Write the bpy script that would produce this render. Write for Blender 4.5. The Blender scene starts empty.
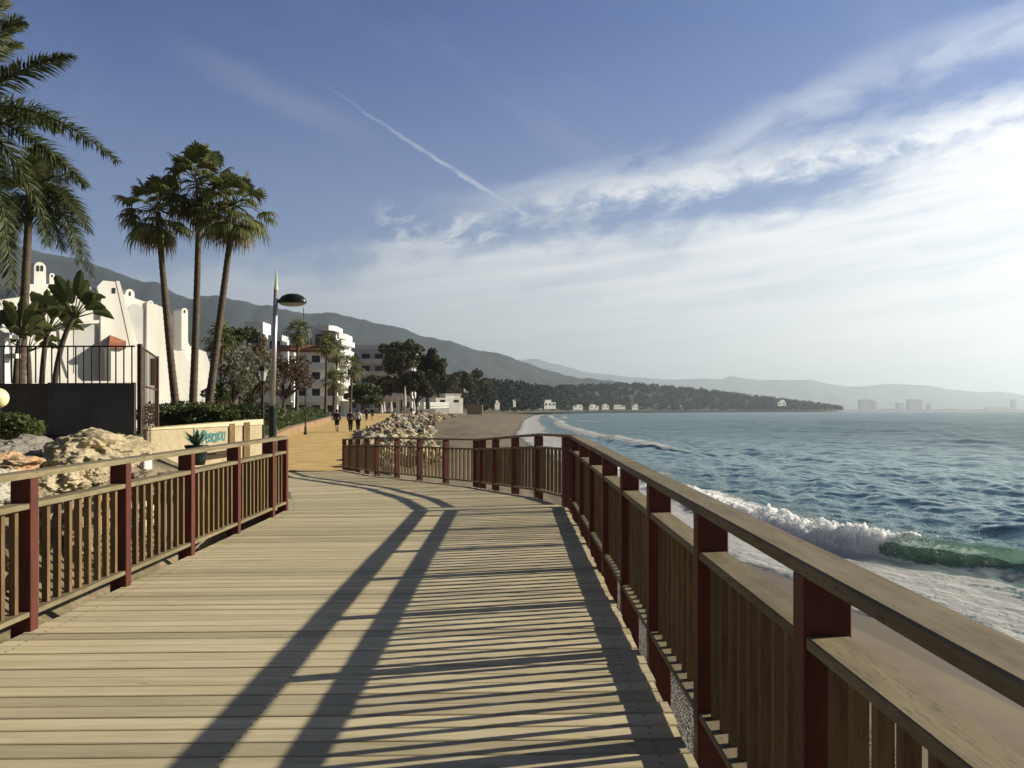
import bpy, math, random
import numpy as np
from mathutils import Vector, Matrix

random.seed(7)
RNG = np.random.default_rng(11)
SC = bpy.context.scene
COL = SC.collection
F, HX, HY, EYE = 850.0, 512.0, 410.5, 1.6
R = math.radians

def at(px, py, y):
    """a world point from its place in the photo and its distance"""
    return Vector(((px - HX) / F * y, y, EYE + (HY - py) / F * y))

def lerp(a, b, t): return a + (b - a) * t
def sstep(a, b, x):
    t = np.clip((x - a) / (b - a), 0, 1)
    return t * t * (3 - 2 * t)

# ------------------------------------------------------------------ numpy noise
def _h(ix, iy, s):
    v = np.sin(ix * 127.1 + iy * 311.7 + s * 74.7) * 43758.5453
    return v - np.floor(v)
def vnoise(x, y, s=0):
    ix, iy = np.floor(x), np.floor(y)
    fx, fy = x - ix, y - iy
    fx = fx * fx * (3 - 2 * fx); fy = fy * fy * (3 - 2 * fy)
    a = _h(ix, iy, s); b = _h(ix + 1, iy, s); c = _h(ix, iy + 1, s); d = _h(ix + 1, iy + 1, s)
    return (a + (b - a) * fx) * (1 - fy) + (c + (d - c) * fx) * fy
def fbm(x, y, s=0, o=4, g=0.5):
    t = 0; a = 1; n = 0
    for k in range(o):
        t = t + a * vnoise(x, y, s + k * 3.3); n += a
        x = x * 2.03 + 17.1; y = y * 2.03 + 9.2; a *= g
    return t / n

# ------------------------------------------------------------------ node helper
class S:
    """a socket with arithmetic"""
    def __init__(s, nt, o): s.nt, s.o = nt, o
    def _m(s, op, *a, clamp=False):
        n = s.nt.nodes.new('ShaderNodeMath'); n.operation = op; n.use_clamp = clamp
        for k, v in enumerate((s,) + a):
            if isinstance(v, S): s.nt.links.new(v.o, n.inputs[k])
            else: n.inputs[k].default_value = v
        return S(s.nt, n.outputs[0])
    def __add__(s, b): return s._m('ADD', b)
    def __radd__(s, b): return s._m('ADD', b)
    def __sub__(s, b): return s._m('SUBTRACT', b)
    def __rsub__(s, b): return (s * -1) + b
    def __mul__(s, b): return s._m('MULTIPLY', b)
    def __rmul__(s, b): return s._m('MULTIPLY', b)
    def __truediv__(s, b): return s._m('DIVIDE', b)
    def abs(s): return s._m('ABSOLUTE')
    def max(s, b): return s._m('MAXIMUM', b)
    def min(s, b): return s._m('MINIMUM', b)
    def clamp(s): return s._m('ADD', 0.0, clamp=True)
    def pow(s, b): return s._m('POWER', b)
    def step(s, a, b):
        n = s.nt.nodes.new('ShaderNodeMapRange'); n.interpolation_type = 'SMOOTHSTEP'
        s.nt.links.new(s.o, n.inputs[0])
        for k, v in ((1, a), (2, b)):
            if isinstance(v, S): s.nt.links.new(v.o, n.inputs[k])
            else: n.inputs[k].default_value = v
        n.inputs[3].default_value = 0; n.inputs[4].default_value = 1
        return S(s.nt, n.outputs[0])
    def lin(s, a, b, c=0.0, d=1.0):
        n = s.nt.nodes.new('ShaderNodeMapRange')
        s.nt.links.new(s.o, n.inputs[0])
        n.inputs[1].default_value = a; n.inputs[2].default_value = b
        n.inputs[3].default_value = c; n.inputs[4].default_value = d
        return S(s.nt, n.outputs[0])

def put(nt, sock, v):
    if isinstance(v, S): nt.links.new(v.o, sock)
    elif isinstance(v, (tuple, list)) and len(v) == 3 and sock.type == 'RGBA': sock.default_value = (*v, 1)
    else: sock.default_value = v
def mix(nt, f, a, b, mode='MIX'):
    n = nt.nodes.new('ShaderNodeMix'); n.data_type = 'RGBA'; n.blend_type = mode
    put(nt, n.inputs[0], f); put(nt, n.inputs[6], a); put(nt, n.inputs[7], b)
    return S(nt, n.outputs[2])
def coords(nt, kind='Object', scale=(1, 1, 1), loc=(0, 0, 0), rot=(0, 0, 0)):
    t = nt.nodes.new('ShaderNodeTexCoord'); m = nt.nodes.new('ShaderNodeMapping')
    nt.links.new(t.outputs[kind], m.inputs[0])
    m.inputs['Scale'].default_value = scale; m.inputs['Location'].default_value = loc; m.inputs['Rotation'].default_value = rot
    return S(nt, m.outputs[0])
def geopos(nt, scale=(1, 1, 1), rot=(0, 0, 0)):
    t = nt.nodes.new('ShaderNodeNewGeometry'); m = nt.nodes.new('ShaderNodeMapping')
    nt.links.new(t.outputs['Position'], m.inputs[0]); m.inputs['Scale'].default_value = scale; m.inputs['Rotation'].default_value = rot
    return S(nt, m.outputs[0])
def geodir(nt, deg, lx, ly):
    """position turned so that x runs along `deg`, then measured in lengths lx (along) and ly (across)"""
    t = nt.nodes.new('ShaderNodeNewGeometry'); m = nt.nodes.new('ShaderNodeMapping'); m.vector_type = 'TEXTURE'
    nt.links.new(t.outputs['Position'], m.inputs[0]); m.inputs['Rotation'].default_value = (0, 0, R(deg)); m.inputs['Scale'].default_value = (lx, ly, 1)
    return S(nt, m.outputs[0])
def tnoise(nt, vec, scale, detail=4, rough=0.55, dist=0.0, col=False):
    n = nt.nodes.new('ShaderNodeTexNoise')
    nt.links.new(vec.o, n.inputs['Vector']); n.inputs['Scale'].default_value = scale
    n.inputs['Detail'].default_value = detail; n.inputs['Roughness'].default_value = rough; n.inputs['Distortion'].default_value = dist
    return S(nt, n.outputs['Color' if col else 0])
def tvor(nt, vec, scale, feature='F1'):
    n = nt.nodes.new('ShaderNodeTexVoronoi'); n.feature = feature
    nt.links.new(vec.o, n.inputs['Vector']); n.inputs['Scale'].default_value = scale
    return n
def attr(nt, name):
    n = nt.nodes.new('ShaderNodeAttribute'); n.attribute_name = name
    return S(nt, n.outputs['Fac'])
def objrand(nt):
    n = nt.nodes.new('ShaderNodeObjectInfo'); return S(nt, n.outputs['Random'])
def bump(nt, h, strength=0.3, dist=0.02):
    n = nt.nodes.new('ShaderNodeBump'); n.inputs['Strength'].default_value = strength; n.inputs['Distance'].default_value = dist
    nt.links.new(h.o, n.inputs['Height']); return S(nt, n.outputs[0])

def newmat(name):
    m = bpy.data.materials.new(name); m.use_nodes = True
    nt = m.node_tree; b = nt.nodes['Principled BSDF']
    b.inputs['Specular IOR Level'].default_value = 0.3
    return m, nt, b
def simple(name, a, b=None, scale=3.0, rough=0.8, bstr=0.0, bscale=None, spread=(0.35, 0.65), metal=0.0, orand=0.0, stretch=(1, 1, 1), rattr=0.0, bdist=0.02):
    """two tones mixed by noise, some bump, variation per object or per face"""
    m, nt, bs = newmat(name)
    v = coords(nt, 'Object', stretch)
    c = a
    if b is not None:
        c = mix(nt, tnoise(nt, v, scale, 5).step(*spread), a, b)
    else:
        c = mix(nt, 0.0, a, a)
    if orand:
        k = objrand(nt).lin(0, 1, 1 - orand, 1 + orand)
        c = mul(nt, c, k)
    if rattr:
        k = attr(nt, 'rnd').lin(0, 1, 1 - rattr, 1 + rattr)
        c = mul(nt, c, k)
    put(nt, bs.inputs['Base Color'], c)
    bs.inputs['Roughness'].default_value = rough; bs.inputs['Metallic'].default_value = metal
    if bstr:
        put(nt, bs.inputs['Normal'], bump(nt, tnoise(nt, v, bscale or scale * 4, 6, 0.65), bstr, bdist))
    return m
def mul(nt, c, k):
    n = nt.nodes.new('ShaderNodeVectorMath'); n.operation = 'SCALE'
    nt.links.new(c.o, n.inputs[0]); put(nt, n.inputs['Scale'], k)
    return S(nt, n.outputs[0])

# ------------------------------------------------------------------ mesh builder
class MB:
    def __init__(s): s.v = []; s.f = []; s.mi = []; s.r = []
    def face(s, idx, m=0, r=None):
        s.f.append(tuple(idx)); s.mi.append(m); s.r.append(random.random() if r is None else r)
    def quad(s, a, b, c, d, m=0, r=None):
        i = len(s.v); s.v += [tuple(a), tuple(b), tuple(c), tuple(d)]; s.face((i, i+1, i+2, i+3), m, r)
    def tri(s, a, b, c, m=0, r=None):
        i = len(s.v); s.v += [tuple(a), tuple(b), tuple(c)]; s.face((i, i+1, i+2), m, r)
    def hexa(s, p, m=0, r=None):
        """8 corners: bottom 4 ccw, top 4 ccw"""
        if r is None: r = random.random()
        i = len(s.v); s.v += [tuple(q) for q in p]
        for q in ((0,3,2,1),(4,5,6,7),(0,1,5,4),(1,2,6,5),(2,3,7,6),(3,0,4,7)):
            s.face([i+k for k in q], m, r)
    def box(s, x0, x1, y0, y1, z0, z1, m=0, r=None):
        s.hexa([(x0,y0,z0),(x1,y0,z0),(x1,y1,z0),(x0,y1,z0),(x0,y0,z1),(x1,y0,z1),(x1,y1,z1),(x0,y1,z1)], m, r)
    def cbox(s, c, ax, ay, az, m=0, r=None):
        """box from centre and three half-axis vectors"""
        c = Vector(c); ax = Vector(ax); ay = Vector(ay); az = Vector(az)
        s.hexa([c-ax-ay-az, c+ax-ay-az, c+ax+ay-az, c-ax+ay-az, c-ax-ay+az, c+ax-ay+az, c+ax+ay+az, c-ax+ay+az], m, r)
    def tube(s, pts, rad, n=8, m=0, cap=True, r=None):
        pts = [Vector(p) for p in pts]
        if not hasattr(rad, '__len__'): rad = [rad] * len(pts)
        if r is None: r = random.random()
        b = len(s.v); prev = None
        for k, p in enumerate(pts):
            t = (pts[min(k+1, len(pts)-1)] - pts[max(k-1, 0)])
            t = t.normalized() if t.length > 1e-9 else Vector((0,0,1))
            if prev is None:
                a = t.cross(Vector((0,0,1)) if abs(t.z) < 0.9 else Vector((1,0,0))).normalized()
            else:
                a = (prev - t * prev.dot(t)).normalized()
            prev = a; c = t.cross(a)
            for j in range(n):
                w = 2*math.pi*j/n
                s.v.append(tuple(p + (a*math.cos(w) + c*math.sin(w)) * rad[k]))
        for k in range(len(pts)-1):
            for j in range(n):
                s.face((b+k*n+j, b+k*n+(j+1)%n, b+(k+1)*n+(j+1)%n, b+(k+1)*n+j), m, r)
        if cap:
            s.face([b+j for j in range(n)][::-1], m, r); s.face([b+(len(pts)-1)*n+j for j in range(n)], m, r)
    def lathe(s, prof, c=(0,0,0), n=20, m=0, sx=1, sy=1):
        b = len(s.v)
        for (rr, z) in prof:
            for j in range(n):
                w = 2*math.pi*j/n
                s.v.append((c[0]+rr*sx*math.cos(w), c[1]+rr*sy*math.sin(w), c[2]+z))
        for k in range(len(prof)-1):
            for j in range(n):
                s.face((b+k*n+j, b+k*n+(j+1)%n, b+(k+1)*n+(j+1)%n, b+(k+1)*n+j), m, 0.5)
    def prism(s, poly, y0, y1, m=0):
        """polygon in the xz plane pushed from y0 to y1"""
        n = len(poly); b = len(s.v)
        s.v += [(x, y0, z) for x, z in poly] + [(x, y1, z) for x, z in poly]
        s.face(list(range(b, b+n)), m); s.face(list(range(b+n, b+2*n))[::-1], m)
        for k in range(n): s.face((b+k, b+n+k, b+n+(k+1)%n, b+(k+1)%n), m)
    def plan(s, poly, z0, z1, m=0):
        n = len(poly); b = len(s.v)
        s.v += [(x, y, z0) for x, y in poly] + [(x, y, z1) for x, y in poly]
        s.face(list(range(b, b+n))[::-1], m); s.face(list(range(b+n, b+2*n)), m)
        for k in range(n): s.face((b+k, b+(k+1)%n, b+n+(k+1)%n, b+n+k), m)
    def blob(s, c, rx, ry, rz, sub=2, amp=0.2, freq=1.6, seed=0, m=0, flat=0.0, fine=0.0):
        import bmesh
        from mathutils import noise
        bm = bmesh.new(); bmesh.ops.create_icosphere(bm, subdivisions=sub, radius=1)
        b = len(s.v); bm.verts.ensure_lookup_table()
        for v in bm.verts:
            q = v.co.copy(); k = noise.fractal(q*freq + Vector((seed*7.3, seed*3.1, seed)), 1.0, 2.0, 4)
            k2 = noise.cell(q*freq*1.3 + Vector((seed*2.3, 0, seed))) if flat else 0
            q *= 1 + amp*k + flat*(k2-0.5) + (fine*noise.fractal(q*7 + Vector((seed, seed*1.7, 0)), .6, 2.1, 4) if fine else 0)
            s.v.append((c[0]+q.x*rx, c[1]+q.y*ry, c[2]+q.z*rz))
        for f in bm.faces: s.face([b+v.index for v in f.verts], m)
        bm.free()
    def build(s, name, mats, parent=None, smooth=False, loc=None):
        V = np.array(s.v, dtype=float)
        if parent is not None:
            off = np.array(parent.location); q = parent.parent
            while q is not None: off = off + np.array(q.location); q = q.parent
        elif loc is not None: off = np.array(loc)
        else:
            lo, hi = V.min(0), V.max(0); off = np.array(((lo[0]+hi[0])/2, (lo[1]+hi[1])/2, lo[2]))
        me = bpy.data.meshes.new(name)
        me.from_pydata((V-off).tolist(), [], s.f)
        mats = mats if isinstance(mats, (list, tuple)) else [mats]
        for mm in mats: me.materials.append(mm)
        me.polygons.foreach_set('material_index', s.mi)
        if smooth: me.polygons.foreach_set('use_smooth', [True]*len(s.f))
        a = me.attributes.new('rnd', 'FLOAT', 'FACE'); a.data.foreach_set('value', s.r)
        me.update()
        o = bpy.data.objects.new(name, me); COL.objects.link(o)
        if parent is not None: o.parent = parent
        else: o.location = off
        return o

def npmesh(name, V, Q, mat, attrs=None, smooth=True, loc=(0,0,0), parent=None):
    """a quad mesh from numpy arrays"""
    me = bpy.data.meshes.new(name)
    V = np.asarray(V, dtype=np.float32); Q = np.asarray(Q, dtype=np.int32)
    k = Q.shape[1]
    me.vertices.add(len(V)); me.vertices.foreach_set('co', V.ravel())
    me.loops.add(Q.size); me.loops.foreach_set('vertex_index', Q.ravel())
    me.polygons.add(len(Q)); me.polygons.foreach_set('loop_start', np.arange(0, Q.size, k, dtype=np.int32))
    me.polygons.foreach_set('loop_total', np.full(len(Q), k, dtype=np.int32))
    if smooth: me.polygons.foreach_set('use_smooth', np.ones(len(Q), dtype=bool))
    for n, (dom, val) in (attrs or {}).items():
        a = me.attributes.new(n, 'FLOAT', dom); a.data.foreach_set('value', np.asarray(val, dtype=np.float32))
    me.update(calc_edges=True); me.validate()
    me.materials.append(mat)
    o = bpy.data.objects.new(name, me); COL.objects.link(o); o.location = loc
    if parent is not None: o.parent = parent
    return o
def gridquads(n, m):
    i = np.arange(n-1)[:, None]*m + np.arange(m-1)[None, :]
    return np.stack([i, i+m, i+m+1, i+1], -1).reshape(-1, 4)

def tag(o, label=None, cat=None, group=None, kind=None):
    if label: o['label'] = label
    if cat: o['category'] = cat
    if group: o['group'] = group
    if kind: o['kind'] = kind
    return o
def thing(name, label, cat, loc, group=None):
    o = bpy.data.objects.new(name, None); COL.objects.link(o); o.location = loc
    o.empty_display_size = 0.2
    return tag(o, label, cat, group)
def dup(root, loc, rotz=0.0, scale=1.0, label=None, group=None):
    r = root.copy(); COL.objects.link(r); r.location = loc; r.rotation_euler = (0, 0, rotz)
    r.scale = (scale,)*3 if not hasattr(scale, '__len__') else scale
    if label: r['label'] = label
    if group: r['group'] = group
    for ch in list(root.children):
        c = ch.copy(); COL.objects.link(c); c.parent = r
        for g in list(ch.children):
            d = g.copy(); COL.objects.link(d); d.parent = c
    return r

# ------------------------------------------------------------------ plan of the place
ZS = -2.4
_dy = [-40, 0, 13.2, 15, 19.9, 25, 31, 45, 66, 140, 300, 700]
_dz = [-.28, 0, .092, .07, -.19, -.31, -.56, -.20, -.06, .45, 1.0, 2.0]
def z_way(y): return np.interp(y, _dy, _dz)
_xs_y = [-400, -60, -20, 5, 12, 15.7, 20.7, 26, 50, 100, 141, 188, 343, 654, 1100, 1500, 1800, 2000, 2150, 2260, 2330, 2360, 2700, 6000]
_xs_x = [-25, 13, 11, 8.2, 7.4, 6.98, 6.4, 5.7, 4.6, 2.4, .9, 2.2, 5, 17, 46, 85, 150, 270, 520, 880, 905, 860, -900, -900]
def x_shore(y): return np.interp(y, _xs_y, _xs_x)
_r_y = [-400, 0, 13.2, 19.9, 25, 31, 55, 70, 140, 250, 400, 700]
_r_x = [.9, .9, .95, -.9, -4.0, -6.2, -10.4, -12.6, -20.0, -24.5, -25, -20]
def x_right(y): return np.interp(y, _r_y, _r_x)
_l_y = [-400, 0, 12.7, 18.2, 23.1, 30, 45, 60, 110, 250, 400, 700]
_l_x = [-3.5, -3.5, -3.5, -5.0, -8.0, -9.6, -12.6, -15.6, -23.6, -43, -52, -50]
def x_left(y): return np.interp(y, _l_y, _l_x)

def z_land(x, y):
    xs, xr, xl = x_shore(y), x_right(y), x_left(y)
    u = x - xs
    cap = 1.25 + np.interp(y, [60, 300, 700], [0, 1.2, 2.6])
    d = np.maximum(-u, 0)
    beach = ZS + 0.03 + np.where(u > 0, -0.13*u, cap*(1 - np.exp(-d*0.13/cap)))
    beach = np.maximum(beach, ZS - 6)
    zw = z_way(y)
    # way corridor
    under = np.where(y < 30.5, np.minimum(beach, zw - 0.9), zw - 0.05)
    t = sstep(0.1, 5.0, x - xr)
    side = lerp(zw - 0.12, beach, t)
    right = np.where(y < 30.5, beach, side)
    # left of the way
    q = xl - x
    near = -1.0 + 1.9*sstep(0.2, 3.2, q) + 0.25*sstep(3, 6, q)
    far = zw + 0.02 + np.interp(y, [12, 20, 32, 60], [.4, 1.0, .35, .3])*sstep(.3, 3.5, q) + 0.03*np.maximum(q-4, 0)*sstep(60, 200, y)
    k = sstep(13.5, 19, y)
    left = near*(1-k) + far*k
    z = np.where(x > xr, right, np.where(x < xl, left, under))
    # blend beyond the promenade into the coast
    kk = sstep(300, 600, y)
    inland = ZS + 0.1 + cap*(1-np.exp(-d*0.13/cap)) + 0.02*np.maximum(d-60, 0)
    inland = np.where(u > 0, beach, np.minimum(inland, 40))
    return lerp(z, inland, kk)
def zg(x, y): return float(z_land(np.array([float(x)]), np.array([float(y)]))[0])
# ------------------------------------------------------------------ camera, sky, sun, air
cam = bpy.data.cameras.new('camera'); cam_o = bpy.data.objects.new('camera', cam); COL.objects.link(cam_o)
cam_o.location = (0, 0, EYE); cam_o.rotation_euler = (R(90), 0, 0)
cam.sensor_width = 36; cam.lens = 36*F/1024; cam.shift_y = (HY-384)/1024
cam.clip_start = 0.05; cam.clip_end = 90000
SC.camera = cam_o

SUN_AZ, SUN_EL = 75.5, 24.5           # degrees from +Y towards +X, and up
sd = Vector((math.sin(R(SUN_AZ))*math.cos(R(SUN_EL)), math.cos(R(SUN_AZ))*math.cos(R(SUN_EL)), math.sin(R(SUN_EL))))
sl = bpy.data.lights.new('sun', 'SUN'); sl.energy = 5.0; sl.angle = R(0.53); sl.color = (1.0, 0.91, 0.71)
so = bpy.data.objects.new('sun', sl); COL.objects.link(so); so.location = (60, 20, 60)
so.rotation_euler = (-sd).to_track_quat('-Z', 'Y').to_euler()

W = bpy.data.worlds.new('World'); SC.world = W; W.use_nodes = True
nt = W.node_tree; nt.nodes.clear()
out = nt.nodes.new('ShaderNodeOutputWorld'); bg = nt.nodes.new('ShaderNodeBackground')
nt.links.new(bg.outputs[0], out.inputs[0]); bg.inputs['Strength'].default_value = 0.05
sky = nt.nodes.new('ShaderNodeTexSky'); sky.sky_type = 'NISHITA'; sky.sun_disc = False
sky.sun_elevation = R(SUN_EL); sky.sun_rotation = R(SUN_AZ)
sky.air_density = 1.0; sky.dust_density = 1.2; sky.ozone_density = 1.6; sky.altitude = 0
SKY = S(nt, sky.outputs[0])
tc = nt.nodes.new('ShaderNodeTexCoord'); sp = nt.nodes.new('ShaderNodeSeparateXYZ')
nt.links.new(tc.outputs['Generated'], sp.inputs[0])
X, Y, Z = (S(nt, sp.outputs[k]) for k in range(3))
az = X._m('ARCTAN2', Y) * (180/math.pi)
el = Z._m('ARCSINE') * (180/math.pi)
def cvec(sx, sy, rot=0.0, off=0.0):
    n = nt.nodes.new('ShaderNodeCombineXYZ')
    c, s_ = math.cos(R(rot)), math.sin(R(rot))
    put(nt, n.inputs[0], (az*c + el*s_)*sx + off); put(nt, n.inputs[1], (el*c - az*s_)*sy + off*0.7)
    return S(nt, n.outputs[0])
n_big = tnoise(nt, cvec(.05, .16, 8), 1.0, 5, .58, .4)
n_mid = tnoise(nt, cvec(.16, .36, 12, 31), 1.0, 7, .6, .5)
n_fine = tnoise(nt, cvec(.55, .9, 8, 77), 1.0, 6, .62, .3)
n_str = tnoise(nt, cvec(.07, .9, 6, 12), 1.0, 4, .55, .2)
wob = (n_big-.5)*5.0 + (n_mid-.5)*4.2 + (n_fine-.5)*1.9
# lower sheet of cloud, its top edge climbing to the right
low = (11.3 + az*0.115 + az.step(17, 29)*1.7 - el + wob*1.0).step(-1.1, 1.5)
leftfade = az.step(-34, -2)
low = low * (leftfade*.72+.28) * (1.0 - az.step(55, 115)*.8) * (n_str.step(.25, .75)*.25+.75)
# the bright ridge above it
dist = (el - (13.4 + az*.125) + (n_big-.5)*5.0 + (n_mid-.5)*4.2 + (n_fine-.5)*2.6).abs()
patch = (n_mid*.6 + n_fine*.4).step(.40, .58)
band = (1.0 - dist.step(.0, 2.4)) * az.step(-9, 7) * (patch*.6+.4)
# thin veil running up to the right
a2 = az - 9.0
d2 = (el - (14.6 + a2*.52 - a2*a2*.0095) + (n_mid-.5)*3.2).abs()
veil = (1.0 - d2.step(0.0, 1.9)) * az.step(5, 13) * (n_mid.step(.3, .65)*.25 + .15)
# the aircraft trail
d3 = (el - (13.55 - az*.565) + (n_fine-.5)*.5).abs()
w3 = az.lin(-14, 1, .10, .36)
trail = (1.0 - d3.step(w3*.1, w3)) * az.step(-15, -2)*.50 * (n_fine.step(.28, .6)*.65+.35) * (1.0 - az.step(.6, 2.2))
d4 = (el - (19.0 - az*.33 - 4.5) + (n_mid-.5)*1.5).abs()
trail2 = (1.0 - d4.step(0.1, 1.5)) * az.step(-24, -17) * (1.0 - az.step(-14, -7)) * .10
# loose small clouds left of centre, faint high veil
puff = (n_mid + (n_fine-.5)*.6).step(.45, .66) * (1.0 - (el-11.7).abs().step(.6, 2.8)) * (1.0-(az+2.5).abs().step(4, 9.5)) * .75
high = tnoise(nt, cvec(.04, .12, -25, 5), 1.0, 5, .6, .8).step(.5, .85) * .08
low = low * ((n_mid*.5 + n_str*.5).step(.30, .52)*.30 + .70)
cl = low.max(band*.9).max(veil).max(trail).max(trail2).max(puff).max(high)
cl = (cl + 0.0).clamp()
glow = ((az-62).abs().lin(75, 8, 0, 1)).pow(1.15)
ccol = mix(nt, glow, (8.2, 8.6, 8.9), (17.6, 17.3, 16.6))
ccol = mul(nt, ccol, (n_fine-.5)*.10 + (n_str-.5)*.10 + 1.0)
skyt = mix(nt, 1.0, SKY, (0.29, 0.565, 1.14), 'MULTIPLY')
skyt = mix(nt, (1.0 - el.step(4, 27))*.30, skyt, (6.6, 7.5, 8.3))
base = mix(nt, cl*.93, skyt, ccol)
hz = (1.0 - el.abs().step(0.5, 11.5)) * (az.step(-70, -12)*.75 + .25) * (1.0 - az.step(70, 130)*.75)
hcol = mix(nt, glow, (5.4, 5.95, 6.4), (19.4, 18.8, 17.6))
dim = 1.0 - (el.step(26, 52).max(az.step(50, 110)).max((az*-1).step(42, 90)))*.62  # unseen sky overhead, to the sides and behind darkened to deepen the shadows
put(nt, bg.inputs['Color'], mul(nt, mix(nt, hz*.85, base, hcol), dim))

vs = SC.view_settings; vs.view_transform = 'Standard'; vs.look = 'None'; vs.gamma = 1.0; vs.use_curve_mapping = False
vs.exposure = 0.75
SC.cycles.use_denoising = True
try: SC.cycles.denoiser = 'OPENIMAGEDENOISE'
except Exception: pass
SC.cycles.max_bounces = 6; SC.cycles.diffuse_bounces = 3; SC.cycles.glossy_bounces = 3; SC.cycles.volume_bounces = 0
SC.cycles.transparent_max_bounces = 8
SC.cycles.use_adaptive_sampling = True; SC.cycles.adaptive_threshold = 0.01

# haze: even, pale air round everything
hm = bpy.data.materials.new('air'); hm.use_nodes = True
hn = hm.node_tree; hn.nodes.clear()
ho = hn.nodes.new('ShaderNodeOutputMaterial'); pv = hn.nodes.new('ShaderNodeVolumePrincipled')
hn.links.new(pv.outputs[0], ho.inputs['Volume'])
pv.inputs['Color'].default_value = (.76, .885, 1.0, 1); pv.inputs['Density'].default_value = 1.05e-4
pv.inputs['Anisotropy'].default_value = 0.4
b = MB(); b.box(-9000, 22000, -1500, 19000, -12, 830)
hb = b.build('haze', hm); tag(hb, kind='stuff')
# ------------------------------------------------------------------ timber way and railings
def wood(name, a, b, grain=(1, 1, 1), rough=.75, bstr=.25, rattr=.16, dark=(.05,.04,.03), dirt=.25):
    m, nt, bs = newmat(name)
    v = coords(nt, 'Object', grain)
    n1 = tnoise(nt, v, 3.0, 6, .6); n2 = tnoise(nt, v, 14.0, 4, .6); n3 = tnoise(nt, coords(nt), 1.3, 5, .65)
    c = mix(nt, n1.step(.3, .72), a, b)
    c = mix(nt, n2.step(.54, .72)*.6, c, dark)
    c = mix(nt, n3.step(.52, .8)*dirt, c, dark)
    c = mul(nt, c, attr(nt, 'rnd').lin(0, 1, 1-rattr, 1+rattr))
    put(nt, bs.inputs['Base Color'], c); bs.inputs['Roughness'].default_value = rough
    put(nt, bs.inputs['Normal'], bump(nt, n2*.6 + n1*.4, bstr, .006))
    return m
def deckmat():
    m, nt, bs = newmat('deck_timber')
    v = coords(nt, 'Object', (1.0, 14, 14)); w = coords(nt)
    n1 = tnoise(nt, v, 1.3, 6, .62); n2 = tnoise(nt, v, 5.0, 5, .65); n3 = tnoise(nt, w, .55, 5, .6); n4 = tnoise(nt, w, 9, 4, .6)
    c = mix(nt, n1.step(.3, .7), (.405, .34, .215), (.52, .447, .30))
    c = mix(nt, n2.step(.55, .78)*.4, c, (.17, .135, .085))
    c = mix(nt, n3.step(.45, .75)*.22, c, (.27, .225, .145))
    kn = tvor(nt, coords(nt, 'Object', (2.2, 6, 6)), 1.0); kd = S(nt, kn.outputs['Distance'])
    c = mix(nt, (1.0 - kd.step(.05, .12))*.45*n4.step(.4, .6), c, (.11, .075, .045))
    c = mul(nt, c, attr(nt, 'rnd').lin(0, 1, .74, 1.16))
    put(nt, bs.inputs['Base Color'], c); bs.inputs['Roughness'].default_value = .78
    put(nt, bs.inputs['Normal'], bump(nt, n2*.7 + n4*.3, .35, .004))
    return m
M_deck = deckmat()
M_rail = wood('weathered_rail', (.225, .185, .112), (.150, .118, .066), (6, .8, 6), dark=(.055, .04, .024), dirt=.5)
M_bal = wood('baluster_timber', (.185, .118, .055), (.110, .066, .031), (6, 6, .8), dark=(.06, .035, .02))
M_post = wood('red_brown_paint', (.122, .026, .018), (.078, .021, .015), (5, 5, .9), .6, .3, .14, (.035, .02, .014), .5)
M_beam = simple('grey_beam', (.20, .185, .15), (.13, .12, .10), 2.5, .85, .3, 18)

RP = [(.77, -6), (.866, 13.15), (-.93, 19.95), (-4.05, 25.0), (-6.2, 31.0)]
LP = [(-3.42, -5.76), (-3.42, 12.75), (-4.92, 18.3), (-7.9, 23.2), (-9.7, 29.6)]
d = MB()
for k in range(len(RP)-1):
    a0, a1 = Vector(RP[k]), Vector(RP[k+1]); b0, b1 = Vector(LP[k]), Vector(LP[k+1])
    n = max(1, round(((a1-a0).length + (b1-b0).length)/2/.165))
    g = .055/n if k else .0
    for i in range(n):
        t0, t1 = i/n, (i+1)/n
        L = ((a1-a0).length + (b1-b0).length)/2/n
        gap = .0065/L/n
        t0 += gap; t1 -= gap
        ra, rb, la, lb = a0.lerp(a1, t0), a0.lerp(a1, t1), b0.lerp(b1, t0), b0.lerp(b1, t1)
        ex = random.uniform(-.012, .012)
        dz = random.uniform(-.0025, .0025)
        za = float(z_way(lerp(RP[k][1], RP[k+1][1], t0))) + dz; zb = float(z_way(lerp(RP[k][1], RP[k+1][1], t1))) + dz
        ra = ra + Vector((ex, 0)); rb = rb + Vector((ex, 0))
        bx = .006
        r = random.random()
        # plank with worn (chamfered) edges
        lo = [(la.x, la.y, za-.045), (ra.x, ra.y, za-.045), (rb.x, rb.y, zb-.045), (lb.x, lb.y, zb-.045)]
        sh = [(la.x, la.y, za-.004), (ra.x, ra.y, za-.004), (rb.x, rb.y, zb-.004), (lb.x, lb.y, zb-.004)]
        tp = [(la.x, la.y+bx, za), (ra.x, ra.y+bx, za), (rb.x, rb.y-bx, zb), (lb.x, lb.y-bx, zb)]
        i0 = len(d.v); d.v += lo + sh + tp
        for q in ((0,3,2,1), (0,1,5,4), (1,2,6,5), (2,3,7,6), (3,0,4,7), (4,5,9,8), (5,6,10,9), (6,7,11,10), (7,4,8,11), (8,9,10,11)):
            d.face([i0+j for j in q], 0, r)
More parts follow.
